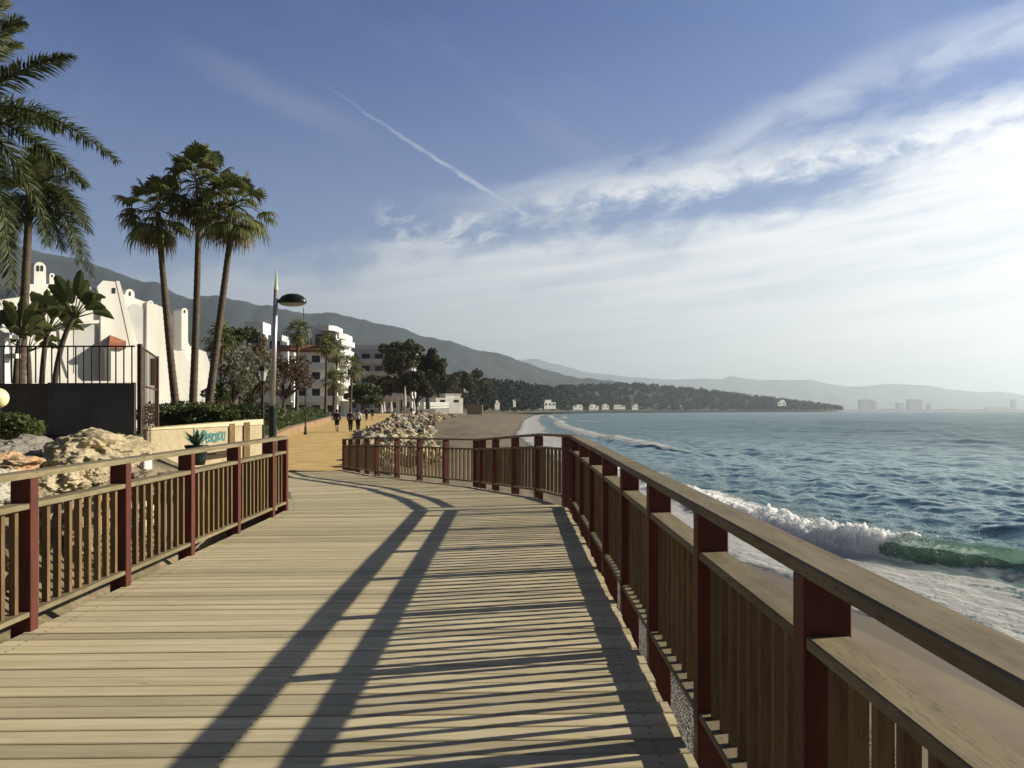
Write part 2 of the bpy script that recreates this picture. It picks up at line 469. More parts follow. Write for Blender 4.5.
for k in range(len(RP)-1):
    a0, a1 = Vector(RP[k]), Vector(RP[k+1]); b0, b1 = Vector(LP[k]), Vector(LP[k+1])
    n = max(1, round(((a1-a0).length + (b1-b0).length)/2/.165))
    for i in range(n):
        for q in (.035, .5, .965):
            for e in (.27, .73):
                t = (i+e)/n; c = b0.lerp(b1, t).lerp(a0.lerp(a1, t), q + random.uniform(-.002, .002)); z = float(z_way(lerp(RP[k][1], RP[k+1][1], t)))+.0032; s = .0065
                d.quad((c.x-s, c.y-s, z), (c.x+s, c.y-s, z), (c.x+s, c.y+s, z), (c.x-s, c.y+s, z), 1)
M_screw = simple('rusty_screw', (.05, .03, .018), rough=.6)
o = d.build('boardwalk', [M_deck, M_screw], loc=(0,0,0)); tag(o, kind='structure')
# edge beams and cross bearers under the planks
eb = MB()
def along(poly, off, w, z0, z1, mb):
    for k in range(len(poly)-1):
        p, q = Vector((*poly[k], 0)), Vector((*poly[k+1], 0)); t = (q-p).normalized(); nrm = Vector((t.y, -t.x, 0))
        n = max(1, int((q-p).length/2))
        for i in range(n):
            a, b_ = p.lerp(q, i/n), p.lerp(q, (i+1)/n)
            za, zb = float(z_way(a.y)), float(z_way(b_.y))
            a1, a2 = a+nrm*(off-w/2), a+nrm*(off+w/2); b1, b2 = b_+nrm*(off-w/2), b_+nrm*(off+w/2)
            mb.hexa([(a1.x,a1.y,za+z0),(a2.x,a2.y,za+z0),(b2.x,b2.y,zb+z0),(b1.x,b1.y,zb+z0),(a1.x,a1.y,za+z1),(a2.x,a2.y,za+z1),(b2.x,b2.y,zb+z1),(b1.x,b1.y,zb+z1)])
along(RP, -.12, .12, -.34, -.05, eb); along([(x, y) for x, y in LP], .08, .12, -.34, -.05, eb)
along(RP, -2.1, .14, -.34, -.05, eb)
for y in np.arange(-4, 12, 2.5):
    z = float(z_way(y)); 
    for x in (-3.25, -1.3, .62): eb.tube([(x, y, z-.35), (x, y, zg(x, y)-.4)], .09, 8)
tag(eb.build('boardwalk_frame', M_beam, loc=(0,0,0)), kind='structure')

POST_W, POST_D = .10, .145
def railing(name, label, poly, side, spacing=None, nb=9, posts=None, jz=0.0):
    """poly: inner line of the railing on plan; side=+1 when the railing lies to the right of its inner line"""
    root = thing(name, label, 'railing', (poly[0][0], poly[0][1], float(z_way(poly[0][1]))))
    def frame(k):
        p, q = Vector((*poly[k], 0)), Vector((*poly[k+1], 0)); t = (q-p).normalized()
        return p, q, t, Vector((t.y, -t.x, 0))*side
    ns = len(poly)-1
    mit = []
    for k in range(len(poly)):                   # mitred offset vector at every corner
        if k == 0: n = frame(0)[3]; s = 1
        elif k == ns: n = frame(ns-1)[3]; s = 1
        else:
            n1, n2 = frame(k-1)[3], frame(k)[3]; n = (n1+n2).normalized(); s = 1/max(.5, n.dot(n1))
        mit.append(n*s)
    for k in range(ns):
        p, q, t, nr = frame(k); L = (q-p).length
        ps = posts[k] if posts else None
        if ps is None:
            c = max(1, round(L/spacing)); ps = [i*L/c for i in range(c+1)]
        # handrail in lengths of about three metres, mitred at the corners
        cuts = [0.0] + [s for j, s in enumerate(ps[1:-1]) if j % 2 == 1] + [L]
        cuts = sorted(set(cuts))
        for j in range(len(cuts)-1):
            s0, s1 = cuts[j], cuts[j+1]
            g0 = .0 if s0 == 0 else .002; g1 = .0 if s1 == L else .002
            hb_ = MB(); dz = random.uniform(-.004, .004)
            m0 = mit[k] if s0 == 0 else nr; m1 = mit[k+1] if s1 == L else nr
            nn = 6; r = random.random(); ring = []
            for i in range(nn+1):
                s = lerp(s0+g0, s1-g1, i/nn); m_ = m0.lerp(m1, 0) if i == 0 else (m1 if i == nn else nr)
                c = p + t*s; z = float(z_way(c.y)) + dz
                w0, w1 = -.004, .146
                ring.append([c+m_*w0+Vector((0,0,z+1.083)), c+m_*w1+Vector((0,0,z+1.083)),
                             c+m_*w1+Vector((0,0,z+1.119)), c+m_*(w1-.007)+Vector((0,0,z+1.126)), c+m_*(w0+.007)+Vector((0,0,z+1.126)), c+m_*w0+Vector((0,0,z+1.119))])
            b0 = len(hb_.v)
            for rr in ring: hb_.v += [tuple(v) for v in rr]
            for i in range(nn):
                for e in range(6):
                    f = (b0+i*6+e, b0+i*6+(e+1)%6, b0+(i+1)*6+(e+1)%6, b0+(i+1)*6+e)
                    hb_.face(f if side < 0 else f[::-1], 0, r)
            hb_.face([b0+e for e in range(6)], 0, r); hb_.face([b0+nn*6+e for e in range(6)][::-1], 0, r)
            hb_.build('handrail', M_rail, root)
        for j, s in enumerate(ps):
            if k > 0 and j == 0 and poly[k] is not None and s == 0: continue
            c = p + t*s + nr*(POST_D/2); z = float(z_way(c.y))
            pm = MB(); pm.cbox(c+Vector((0,0,z+(1.083-.40)/2)), t*POST_W/2, nr*(POST_D/2), Vector((0,0,(1.083+.40)/2)))
            po = pm.build('post', M_post, root)
            bv = po.modifiers.new('edge', 'BEVEL'); bv.width = .004; bv.segments = 1
        for j in range(len(ps)-1):
            s0, s1 = ps[j]+POST_W/2, ps[j+1]-POST_W/2
            if s1 - s0 < .05: continue
            for nm, zc, h, wd in (('middle_rail', .885, .02, .066), ('lower_rail', .125, .018, .066)):
                a, b_ = p+t*s0+nr*.0725, p+t*s1+nr*.0725
                za, zb = float(z_way(a.y)), float(z_way(b_.y)); mb = MB()
                a.z, b_.z = za+zc, zb+zc; ax = (b_-a)/2
                mb.cbox((a+b_)/2, ax*1.0, nr*wd, Vector((0,0,h)))
                ro = mb.build(nm, M_rail, root); bv = ro.modifiers.new('edge', 'BEVEL'); bv.width = .004; bv.segments = 1
            c_n = max(1, round(nb*(s1-s0)/1.37))
            for i in range(c_n):
                s = lerp(s0, s1, (i+.5)/c_n) + random.uniform(-.006, .006)
                c = p+t*s+nr*(.0725+random.uniform(-.002, .002)); z = float(z_way(c.y))
                mb = MB(); mb.cbox(c+Vector((0,0,z+(.143+.865)/2)), t*.021, nr*.021, Vector((0,0,(.865-.143)/2)))
                mb.build('baluster', M_bal, root)
    return root
railing('timber_railing', 'timber railing along the sea side of the boardwalk, dark in its own shade', [(.865, -1.85), (.90, 13.42)], +1, posts=[[.10, 1.55, 3.0, 4.45, 5.92, 7.38, 8.78, 10.2, 11.66, 13.15, 14.66, 15.2]])
railing('timber_railing', 'far timber railing bending left with the boardwalk above the beach', [(.90, 13.42), (-.92, 20.0), (-4.05, 25.0), (-6.2, 31.0)], +1,
        posts=[[.32, 1.85, 3.4, 4.95, 6.15, 6.8], [0, 1.5, 3.0, 4.45, 5.86], [0, 1.65, 3.3, 4.9, 6.3]], nb=7)
railing('timber_railing', 'sunlit timber railing with red posts between boardwalk and boulders', [(-3.38, -1.6), (-3.38, 12.85)], -1,
        posts=[[.10, 1.58, 3.08, 4.58, 6.1, 7.62, 9.1, 10.62, 12.15, 13.68, 14.4]])
# ------------------------------------------------------------------ ground, beach, path
def groundmat():
    m, nt, bs = newmat('beach_sand')
    v = geopos(nt)
    n1 = tnoise(nt, v, .35, 6, .6); n2 = tnoise(nt, v, 6, 5, .7); n3 = tnoise(nt, geopos(nt, (.25, .03, 1)), 1.0, 5, .6)
    dry = mix(nt, n1.step(.3, .7), (.130, .102, .068), (.185, .148, .102))
    dry = mix(nt, n2.step(.5, .8)*.4, dry, (.10, .08, .055))
    dry = mix(nt, n3.step(.5, .66)*.65, dry, (.088, .069, .047))
    gv = tvor(nt, v, 38.0); gc = S(nt, gv.outputs['Color'])
    peb = mix(nt, gc, (.08, .075, .07), (.36, .33, .29)); pd = S(nt, gv.outputs['Distance'])
    peb = mul(nt, peb, 1.0 - pd.step(.25, .62)*.8)
    pk = (attr(nt, 'gravel') + (n1-.5)*.5).step(.35, .6)
    c = mix(nt, pk, dry, peb)
    wet = attr(nt, 'wet')
    wk = (wet + (n1-.5)*.25).step(.35, .6)
    c = mix(nt, wk, c, (.105, .08, .052))
    so_ = attr(nt, 'soil')
    soil = mix(nt, n2.step(.35, .65), (.16, .12, .08), (.26, .205, .14))
    grass = mix(nt, n2.step(.35, .65), (.035, .05, .018), (.075, .085, .03))
    soil = mix(nt, n1.step(.5, .62)*.6, soil, grass)
    c = mix(nt, so_.step(.3, .7), c, soil)
    put(nt, bs.inputs['Base Color'], c)
    put(nt, bs.inputs['Roughness'], wk*-.30 + .9)
    hb2 = n2*.6 - (pd*pk)*1.6 + n1*.3
    put(nt, bs.inputs['Normal'], bump(nt, hb2, .5, .03))
    return m
azs = np.concatenate([np.arange(-180, -60, 4.0), np.arange(-60, -33, .6), np.arange(-33, 33, .16), np.arange(33, 80, .5), np.arange(80, 180.1, 4.0)])
rs = [.4]
while rs[-1] < 3300: rs.append(rs[-1]*1.0125 + .01)
rs = np.array(rs + [5000, 9000])
A, Rr = np.meshgrid(np.radians(azs), rs)
gx, gy = Rr*np.sin(A), Rr*np.cos(A)
gz = z_land(gx, gy)
u = gx - x_shore(gy)
gz = gz + (fbm(gx*.5, gy*.5, 3)-.5)*.22*sstep(1.0, 5.0, -u)*sstep(-.2, 1.5, np.abs(gx - x_right(gy))) * (gy < 1500)
gz = gz + (vnoise(gx*2.5, gy*.22, 8)-.5)*.07*sstep(1.5, 4, -u)*(gx > x_right(gy))
corr = (gx < x_right(gy)+.3) & (gx > x_left(gy)-.3) & (gy < 720) & (gy > -20)
gz = np.where(corr, np.minimum(gz, z_way(gy)-.06), gz)
wet = 1 - sstep(.3, 1.6, -u)
gravel = sstep(1.6, 4.0, -u)*(gx > x_left(gy)-1)*(gy < 32)*.8*(1-sstep(2.2, 4.2, gx - x_right(gy)))
soil = ((gx < x_left(gy)+.2) & (gy < 420)).astype(float)
npmesh_ground = npmesh('ground', np.stack([gx, gy, gz], -1).reshape(-1, 3), gridquads(*gx.shape), groundmat(),
    {'wet': ('POINT', wet.ravel()), 'gravel': ('POINT', gravel.ravel()), 'soil': ('POINT', soil.ravel())})
tag(npmesh_ground, kind='structure')

# the paved promenade beyond the boardwalk
M_path = simple('ochre_paving', (.46, .30, .105), (.55, .385, .16), 1.2, .88, .25, 25)
ys = np.concatenate([np.arange(29.4, 160, .7), np.arange(160, 700, 8)])
V = []; 
for y in ys:
    xl, xr = float(x_left(y))+.05, float(x_right(y))
    if y < 31: xl, xr = min(xl, -9.6), xr
    for k in range(9): 
        x = lerp(xl, xr, k/8); V.append((x, y if y > 31 else y, float(z_way(y)) - .012 + .02*math.sin(k/8*math.pi)))
o = npmesh('path', V, gridquads(len(ys), 9), M_path); tag(o, kind='structure')
# low ochre apron left of the boardwalk end
V = []
ys2 = np.arange(13.0, 30.2, .6)
for y in ys2:
    xa = float(np.interp(y, [12.7, 18.2, 23.1, 30], [-3.46, -4.98, -7.96, -9.8])) - .03
    xb = min(float(np.interp(y, [13, 20, 30], [-4.2, -8.3, -9.7])), xa-.05)
    for k in range(7): V.append((lerp(xb, xa, k/6), y, float(z_way(y)) - .02))
o = npmesh('pavement', V, gridquads(len(ys2), 7), M_path); tag(o, kind='structure')

# ------------------------------------------------------------------ sea
def seamat():
    m, nt, bs = newmat('sea_water')
    fo = attr(nt, 'foam'); th = attr(nt, 'thin'); far = attr(nt, 'far')
    v = geopos(nt)
    deep = mix(nt, tnoise(nt, geopos(nt, (.02, .008, 1)), 1.0, 4, .6).step(.35, .65), (.020, .082, .068), (.034, .104, .086))
    lit_teal = mix(nt, tnoise(nt, v, .8, 4), (.15, .26, .215), (.19, .31, .255))  # paler teal of thin wave water: transmitted sunlight put into the base colour
    deep = mul(nt, deep, far*-.30 + 1.0)
    c = mix(nt, th, deep, lit_teal)
    # lacy foam
    wv = mix(nt, .12, v, tnoise(nt, v, 1.6, 4, .6, col=True), 'ADD')
    vo = tvor(nt, wv, 2.6, 'DISTANCE_TO_EDGE'); e1 = S(nt, vo.outputs['Distance'])
    vo2 = tvor(nt, wv, 7.0, 'DISTANCE_TO_EDGE'); e2 = S(nt, vo2.outputs['Distance'])
    n = tnoise(nt, v, 1.1, 7, .65); nf = tnoise(nt, v, 9, 4, .7)
    net = (1.0 - e1.step(0, .22))*.5 + (1.0 - e2.step(0, .2))*.35
    ns = tnoise(nt, geopos(nt, (1.0, .38, 1)), 1.9, 7, .7, .6)
    val = fo*1.25 + (ns-.5)*1.5 + (net-.4)*.28*(1.0-(fo*2-1.0).abs()).max(.1) + (nf-.5)*.4 - .10
    fk = val.step(.38, .66) * fo.step(.02, .14)
    # sparse whitecaps further out
    wc = tnoise(nt, geopos(nt, (.16, .055, 1), (0, 0, .35)), 1.0, 7, .68).step(.70, .755)*far.step(.0, .1)*.5
    fk = fk.max(wc).clamp()
    c = mix(nt, fk, c, mix(nt, nf, (.78, .80, .80), (.92, .92, .92)))
    put(nt, bs.inputs['Base Color'], c)
    bs.inputs['Specular IOR Level'].default_value = 0.0
    gs = nt.nodes.new('ShaderNodeBsdfGlossy'); gs.inputs['Color'].default_value = (.82, 1, .90, 1); put(nt, gs.inputs['Roughness'], far*.10 + .09)
    fr = nt.nodes.new('ShaderNodeFresnel'); fr.inputs['IOR'].default_value = 1.33
    tr = nt.nodes.new('ShaderNodeBsdfTranslucent'); tr.inputs['Color'].default_value = (.86, .88, .88, 1)
    ms = nt.nodes.new('ShaderNodeMixShader'); put(nt, ms.inputs[0], (fk*(1.0 - attr(nt, 'crest'))*.55).max(th*.5))
    mg = nt.nodes.new('ShaderNodeMixShader'); put(nt, mg.inputs[0], S(nt, fr.outputs[0]) .min(.6)*(far*-.27 + .46) * (1.0 - fk)); nt.links.new(bs.outputs[0], mg.inputs[1]); nt.links.new(gs.outputs[0], mg.inputs[2]); nt.links.new(mg.outputs[0], ms.inputs[1]); nt.links.new(tr.outputs[0], ms.inputs[2]); put(nt, tr.inputs['Color'], mix(nt, fk, (.40, .55, .47), (.86, .88, .88)))
    tp = nt.nodes.new('ShaderNodeBsdfTransparent'); put(nt, tp.inputs['Color'], mix(nt, fk, (.78, .95, .90), (.96, .98, .98)))
    mt = nt.nodes.new('ShaderNodeMixShader'); put(nt, mt.inputs[0], ((th*.72)*(1.0 - fk)).max(fk*attr(nt, 'crest')*.15)); nt.links.new(ms.outputs[0], mt.inputs[1]); nt.links.new(tp.outputs[0], mt.inputs[2])
    nt.links.new(mt.outputs[0], nt.nodes['Material Output'].inputs[0])
    put(nt, bs.inputs['Roughness'], (far*.20 + .10).max(fk*.75))
    bs.inputs['IOR'].default_value = 1.33; bs.inputs['Specular IOR Level'].default_value = .5
    w1 = tnoise(nt, geodir(nt, 128, 2.2, .8), 1.0, 6, .62, .2)
    w2 = tnoise(nt, geodir(nt, 112, .75, .26), 1.0, 5, .6, .2)
    w3 = tnoise(nt, geodir(nt, 124, 22, 6.5), 1.0, 9, .68, .2)
    w4 = tnoise(nt, geopos(nt, (5.5, 3.4, 1), (0, 0, .5)), 1.0, 4, .6)
    h = (w1*.34 + w2*.24 + w4*.06) * (1.0 - far*.5) + w3*far*3.0 + fk*n*.25
    put(nt, bs.inputs['Subsurface Weight'], fk*attr(nt, 'crest')); bs.inputs['Subsurface Radius'].default_value = (.5, .5, .5); bs.inputs['Subsurface Scale'].default_value = 1.0
    bn = bump(nt, h, 1.0, .32)
    for q in (bs, gs, fr): put(nt, q.inputs['Normal'], bn)
    return m
saz = np.concatenate([np.arange(-2.2, 33, .085), np.arange(33, 80, .5), np.arange(80, 181, 1.5)])
rs = [4.0]
while rs[-1] < 330: rs.append(rs[-1]*1.0042)
while rs[-1] < 800: rs.append(rs[-1]*1.008)
while rs[-1] < 60000: rs.append(rs[-1]*1.035)
rs = np.array(rs)
A, Rr = np.meshgrid(np.radians(saz), rs)
sx, sy = Rr*np.sin(A), Rr*np.cos(A)
us = sx - x_shore(sy)
us = us + (vnoise(sy*.35, sy*0+3, 5)-.5)*.9 + (vnoise(sy*1.3, sx*0.4, 6)-.5)*.35
step = Rr*.0042
h = np.zeros_like(sx)
rr = np.random.default_rng(5)
GUST = [.3 + 1.4*vnoise(sx/4.5, sy/6, 60+q) for q in range(4)] + [.35 + 1.3*vnoise(sx/19, sy/24, 70+q) for q in range(4)]
for k in range(56):
    lam = .42*(22/.42)**(k/55)
    th = math.radians(212 + rr.normal(0, 18 if lam > 4 else 44))
    kx, ky = math.cos(th)*2*math.pi/lam, math.sin(th)*2*math.pi/lam
    amp = (.0150 if lam < 1.3 else .0076 if lam < 3.6 else .0034 if lam < 9 else .0018)*lam*rr.uniform(.6, 1.3)
    w = np.clip(lam/(2.6*step) - 1, 0, 1)
    if lam > 3.6: w = w*(.25 + .9*sstep(12, 70, us))
    ph = kx*sx + ky*sy + rr.uniform(0, 6.28) + (1.6*vnoise(sx*.22/lam, sy*.22/lam, k) if k % 3 == 0 else 0)
    s_ = np.sin(ph); h += amp*w*(s_ + .28*np.cos(2*ph))*GUST[k % 4 if lam < 2 else 4 + k % 4]
h *= sstep(1.0, 8.0, us)*.85 + .05
# the breaker and the wash
U0Y, U0X = [0, 13, 17, 20.4, 22, 23.6, 27, 36, 80], [8.5, 8.8, 7.8, 6.0, 4.7, 3.6, 2.9, 2.6, 2.3]
u0 = np.interp(sy, U0Y, U0X) + (vnoise(sy*.5, sy*0, 21)-.5)*.35
Ab = np.interp(sy, [-40, 0, 8, 17, 20, 23, 27, 34, 45, 60, 80], [.25, .36, .50, .60, .62, .66, .60, .42, .28, .18, .0])
un = us - u0
crest = np.where(un < 0, np.exp(-(un/.72)**2), np.exp(-(un/1.6)**2))
broken = sstep(21.6, 23.6, sy + (vnoise(sy*1.5, sx*1.5, 4)-.5)*.7)
lump = .55*fbm(sx*2.1, sy*1.7, 9, 3, .6) + .45*fbm(sx*9, sy*8, 19, 4, .65)
hb_ = Ab*crest*(1 + broken*(lump-.5)*1.15)
sxo = sx - (1-broken)*.42*Ab*crest**2.2          # the lip leans shoreward
h += hb_ + broken*Ab*.22*np.exp(-((un-.5)/1.1)**2)*(lump-.3)
# second swell behind, low
un2 = us - (u0 + 8.5 + (vnoise(sy*.06, sy*0, 33)-.5)*3)
h += .22*np.exp(-(un2/1.6)**2)*(sy < 120)
un3 = us - (u0 + 19 + (vnoise(sy*.04, sy*0, 35)-.5)*6)
h += .20*np.exp(-(un3/2.4)**2)*(sy < 160)
wash = sstep(u0*.95, -.2, us)
h += wash*(.10 + .06*(lump-.5)) 
z = ZS + h - 9*np.maximum(-us - 2.0, 0)*.05 - sstep(-.1, -1.2, us)*.35
edge = 1 - sstep(.0, .5, np.abs(us - .1 - .25*lump))
inn = sstep(-1.7, -1.2, us)
foam = inn*np.maximum.reduce([
    (1 - sstep(u0-.5-.75*(1-broken), u0-.1-.55*(1-broken), us))*(.40 + .38*vnoise(sx*.9, sy*.5, 14) + .45*(1-sstep(.2, 1.6, us)) + .2*np.exp(-((un+1.2)/.8)**2)),
    broken*np.exp(-np.where(un < 0, (un/1.3)**2, (un/.95)**2))*np.interp(sy, [0, 50, 90], [1.35, 1.1, .6]),
    (1-broken)*np.exp(-((un+1.35)/.30)**2)*.5,
    .62*np.exp(-((us-u0-1.5)/1.5)**2)*vnoise(sx*.5, sy*.25, 15)*1.3,
    .30*(1-sstep(2, 7, un))*vnoise(sx*.5, sy*.2, 16)])
# far surf, several lines of breakers along the curving beach
ff = sstep(60, 100, sy)*(sy < 1500)
L1 = np.exp(-((us-2.5-1.5*vnoise(sy*.03, sy*0, 41))/2.4)**2)
L2 = np.exp(-((us-9-5*vnoise(sy*.02, sy*0, 42))/2.2)**2)*(vnoise(sy*.035, sx*.02, 43) > .42)
L3 = np.exp(-((us-17-8*vnoise(sy*.015, sy*0, 44))/1.8)**2)*(vnoise(sy*.028, sx*.02, 45) > .52)
foam = np.maximum(foam, ff*inn*np.maximum.reduce([L1*1.0, L2*.85, L3*.8, (1-sstep(3, 12, us))*.50]))
h2 = ff*(.35*L2 + .3*L3)
z = z + h2
thin = np.clip((1-broken)*np.exp(-np.where(un < 0, (un/1.0)**2, (un/.9)**2))*1.15*(sy < 60), 0, 1)
thin = np.maximum(thin, .30*sstep(-.2, .5, un)*(1-sstep(1, 7, un))*(sy < 120))
farA = sstep(30, 160, Rr)
z = np.where(Rr > 3000, ZS, z)
o = npmesh('sea', np.stack([sxo, sy, z], -1).reshape(-1, 3), gridquads(*sx.shape), seamat(),
    {'foam': ('POINT', foam.ravel()), 'thin': ('POINT', thin.ravel()), 'far': ('POINT', farA.ravel()), 'crest': ('POINT', np.clip(crest*(sy < 90)*1.2, 0, 1).ravel())})
tag(o, kind='structure')
# spray thrown up by the broken crest
M_foam = simple('spray', (.82, .83, .83), rough=.7)
sp_ = MB()
for i in range(15000):
    y = random.uniform(21.4, 34) if i % 5 else random.uniform(17, 60)
    uu = float(np.interp(y, U0Y, U0X)) + random.gauss(0, .32)
    x = float(x_shore(y)) + uu
    hh = float(np.interp(y, [0, 19, 22, 25, 34, 60], [.3, .45, .75, .62, .36, .2]))
    z_ = ZS + hh*random.uniform(.3, .95) + abs(random.gauss(0, .13))*(1 if random.random() < .75 else 1.8)*hh/.55
    s = random.uniform(.004, .015)
    a, b_, c, e = (Vector((x, y, z_)) + Vector((random.gauss(0, 1), random.gauss(0, 1), random.gauss(0, 1)))*s for _ in range(4))
    sp_.tri(a, b_, c); sp_.tri(a, b_, e); sp_.tri(a, c, e); sp_.tri(b_, c, e)
o = sp_.build('sea_spray', M_foam); tag(o, kind='stuff')

# ------------------------------------------------------------------ mountains
def mountmat(name, a, b):
    m, nt, bs = newmat(name)
    v = geopos(nt, (.001,)*3)
    n1 = tnoise(nt, v, 1.6, 8, .62); n2 = tnoise(nt, v, 9, 6, .65)
    c = mix(nt, (n1*.6 + n2*.4).step(.42, .6), a, b)
    c = mix(nt, n2.step(.62, .72)*.3, c, (.11, .10, .09))
    put(nt, bs.inputs['Base Color'], c); bs.inputs['Roughness'].default_value = .95
    return m
M_mt = mountmat('haze_blue_scrub', (.010, .019, .024), (.030, .040, .042))  # base tones tinted blue, carrying some of the haze in the colour
def ridge(name, tab, D, foot, seed, rough, mat, k=1.0, over=1.12):
    px = np.linspace(tab[0][0], tab[-1][0], 420)
    py = np.interp(px, [t[0] for t in tab], [t[1] for t in tab])
    py = py + (fbm(px*.04, px*0, seed, 6, .6)-.5)*rough*1.7
    t = np.concatenate([np.linspace(0, 1, 56), np.linspace(1.03, 1.5, 10)])
    PX, T = np.meshgrid(px, t); top = (HY - np.interp(PX, px, py))/F*D
    dd = np.where(T <= 1, foot + (D-foot)*T, D*(1 + (T-1)*over))
    X_ = (PX-HX)/F*D*(dd/D*.0 + 1.0) ; Y_ = dd
    gul = fbm(X_*.0022*k + 3*fbm(X_*.0011*k, Y_*.0009*k, seed+3), Y_*.0007*k, seed+1, 5, .55)
    rid = 1 - np.abs(2*gul - 1)
    prof = np.where(T <= 1, T**1.15, np.maximum(1-(T-1)*1.6, 0))
    m_ = np.clip(np.sin(np.clip(T, 0, 1)*math.pi), 0, 1)
    Z_ = top*np.clip(prof*(1 - .9*m_*(rid-.45)), -.1, 1.3) - 6
    Z_ = np.where(T == 1, top, Z_)
    Z_ = np.minimum(Z_, top*(dd/D)*.97 + 0) * (T != 1) + top*(T == 1)
    o = npmesh(name, np.stack([X_, Y_, Z_], -1).reshape(-1, 3), gridquads(*X_.shape), mat)
    return tag(o, kind='structure')
ridge('mountains', [(-900, 300), (-500, 262), (-250, 250), (-120, 258), (0, 244), (32, 250), (60, 255), (95, 264), (116, 271), (143, 281), (157, 281.5), (173, 291), (191, 300), (200, 297), (218, 294.5), (240, 299), (270, 306), (308, 312.5), (335, 314), (373, 322.5), (400, 329), (428, 336), (456, 343), (483, 350), (526, 363), (565, 373.5), (592, 379), (625, 384), (660, 392), (700, 403), (730, 411)], 3800, 2600, 3, 5.0, M_mt)
ridge('far_mountains', [(380, 400), (480, 362), (537, 359), (560, 365), (581, 372), (600, 373.5), (640, 377.5), (670, 380), (700, 379), (722, 378.5), (731, 375), (745, 377.5), (760, 379.5), (785, 380.5), (812, 379.5), (826, 383), (845, 386), (862, 386), (882, 383.5), (905, 384.5), (930, 386), (950, 390), (975, 391.5), (1000, 392), (1024, 395), (1080, 397), (1150, 396), (1250, 400), (1350, 405), (1500, 411)], 14000, 11000, 17, 2.0, M_mt, .6, 1.05)
# ------------------------------------------------------------------ masonry, fences, lamps on the land side
M_white = simple('white_render', (.68, .665, .635), (.55, .53, .49), .5, .9, .2, 14, stretch=(1, 1, .35))
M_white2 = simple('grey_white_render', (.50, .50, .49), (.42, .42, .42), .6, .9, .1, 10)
M_dark = simple('dark_glass', (.015, .018, .02), (.03, .034, .038), 1.5, .12)
M_flatdark = simple('flat_dark', (.03, .03, .03), rough=.9)  # flat near-black; the shade inside vents and windows is in this colour
M_tile = simple('terracotta_tile', (.27, .10, .05), (.20, .075, .04), 3, .85, .4, 20)
M_iron = simple('black_iron', (.018, .017, .016), (.03, .022, .018), 8, .5)
M_rust = simple('rusty_iron', (.035, .022, .016), (.075, .032, .018), 6, .7)
M_panel = simple('charcoal_sheet', (.070, .068, .064), (.105, .10, .092), 1.2, .55, .1, 6)
M_panel2 = simple('brown_sheet', (.075, .066, .05), (.10, .09, .068), 1.0, .6, .1, 6)
def stonemat(name, a, b, dk, scale=2.0):
    m, nt, bs = newmat(name)
    v = coords(nt); n1 = tnoise(nt, v, scale, 7, .62); n2 = tnoise(nt, v, scale*6, 6, .7)
    vo = tvor(nt, v, scale*5); p = S(nt, vo.outputs['Distance'])
    c = mix(nt, n1.step(.32, .66), a, b)
    c = mix(nt, n2.step(.54, .74)*.75, c, dk)
    c = mul(nt, c, objrand(nt).lin(0, 1, .55, 1.15))
    put(nt, bs.inputs['Base Color'], c); bs.inputs['Roughness'].default_value = .92
    put(nt, bs.inputs['Normal'], bump(nt, n2*.7 + n1*.5 - (1.0 - p.step(0, .4))*.25, .8, .05))
    return m
M_rock = stonemat('limestone', (.45, .365, .225), (.54, .46, .31), (.17, .13, .08))
M_rockg = stonemat('grey_limestone', (.30, .275, .23), (.44, .41, .35), (.11, .095, .075))
M_rocko = stonemat('orange_stone', (.44, .255, .13), (.40, .29, .19), (.17, .10, .06))
M_rockd = stonemat('brown_stone', (.20, .155, .105), (.29, .235, .165), (.07, .05, .035))

# --- boulders beside the boardwalk, each its own stone
def boulder(px0, px1, py0, py1, y, mat, label, seed, depth=None, amp=.34, flat=.10, sub=5):
    a, b_ = at(px0, py0, y), at(px1, py1, y)
    w, h = abs(b_.x-a.x)/2, abs(a.z-b_.z)/2
    c = ((a.x+b_.x)/2, y, (a.z+b_.z)/2)
    m = MB(); m.blob((c[0], c[1], c[2]-h*.10), w*1.04, (depth or w)*1.0, h*1.02, sub, amp, 1.15, seed, flat=flat, fine=.05)
    return tag(m.build('boulder', mat, smooth=False), label, 'boulder', 'boulders beside the boardwalk')
boulder(50, 134, 428, 474, 11.2, M_rock, 'big pale beige boulder with rough whitish top below the charcoal fence', 1, .75)
boulder(0, 56, 437, 470, 11.6, M_rockg, 'broad grey boulder behind the orange stone at the railing', 2, .8)
boulder(-14, 31, 453, 472, 10.0, M_rocko, 'flat orange stone resting in front of the grey boulder', 3, .45)
boulder(-20, 13, 466, 506, 9.2, M_rockg, 'pale grey block standing just behind the first red post', 4, .4)
boulder(42, 84, 464, 490, 9.9, M_rock, 'honey coloured pitted boulder under the big beige boulder', 5, .42)
boulder(78, 112, 458, 486, 10.3, M_rock, 'smooth upright beige slab beside the second red post', 6, .3, .15, .15)
boulder(20, 62, 488, 545, 8.6, M_rock, 'cream boulder seen through the balusters between two red posts', 7, .4)
boulder(58, 100, 500, 556, 8.2, M_rockd, 'brown boulder low behind the balusters', 8, .38)
boulder(92, 128, 486, 535, 8.9, M_rocko, 'orange tinted boulder behind the balusters near the second red post', 9, .35)
boulder(-10, 24, 520, 590, 7.4, M_rockd, 'brown boulder low behind the nearest balusters', 10, .35)
boulder(124, 160, 470, 506, 10.6, M_rockd, 'dull brown boulder below the white planter box', 11, .4)
boulder(150, 196, 470, 500, 12.4, M_rockd, 'shaded brown boulder behind the third red post', 12, .5)
boulder(118, 150, 500, 536, 9.2, M_rock, 'small cream boulder tucked behind the second panel of balusters', 13, .3)
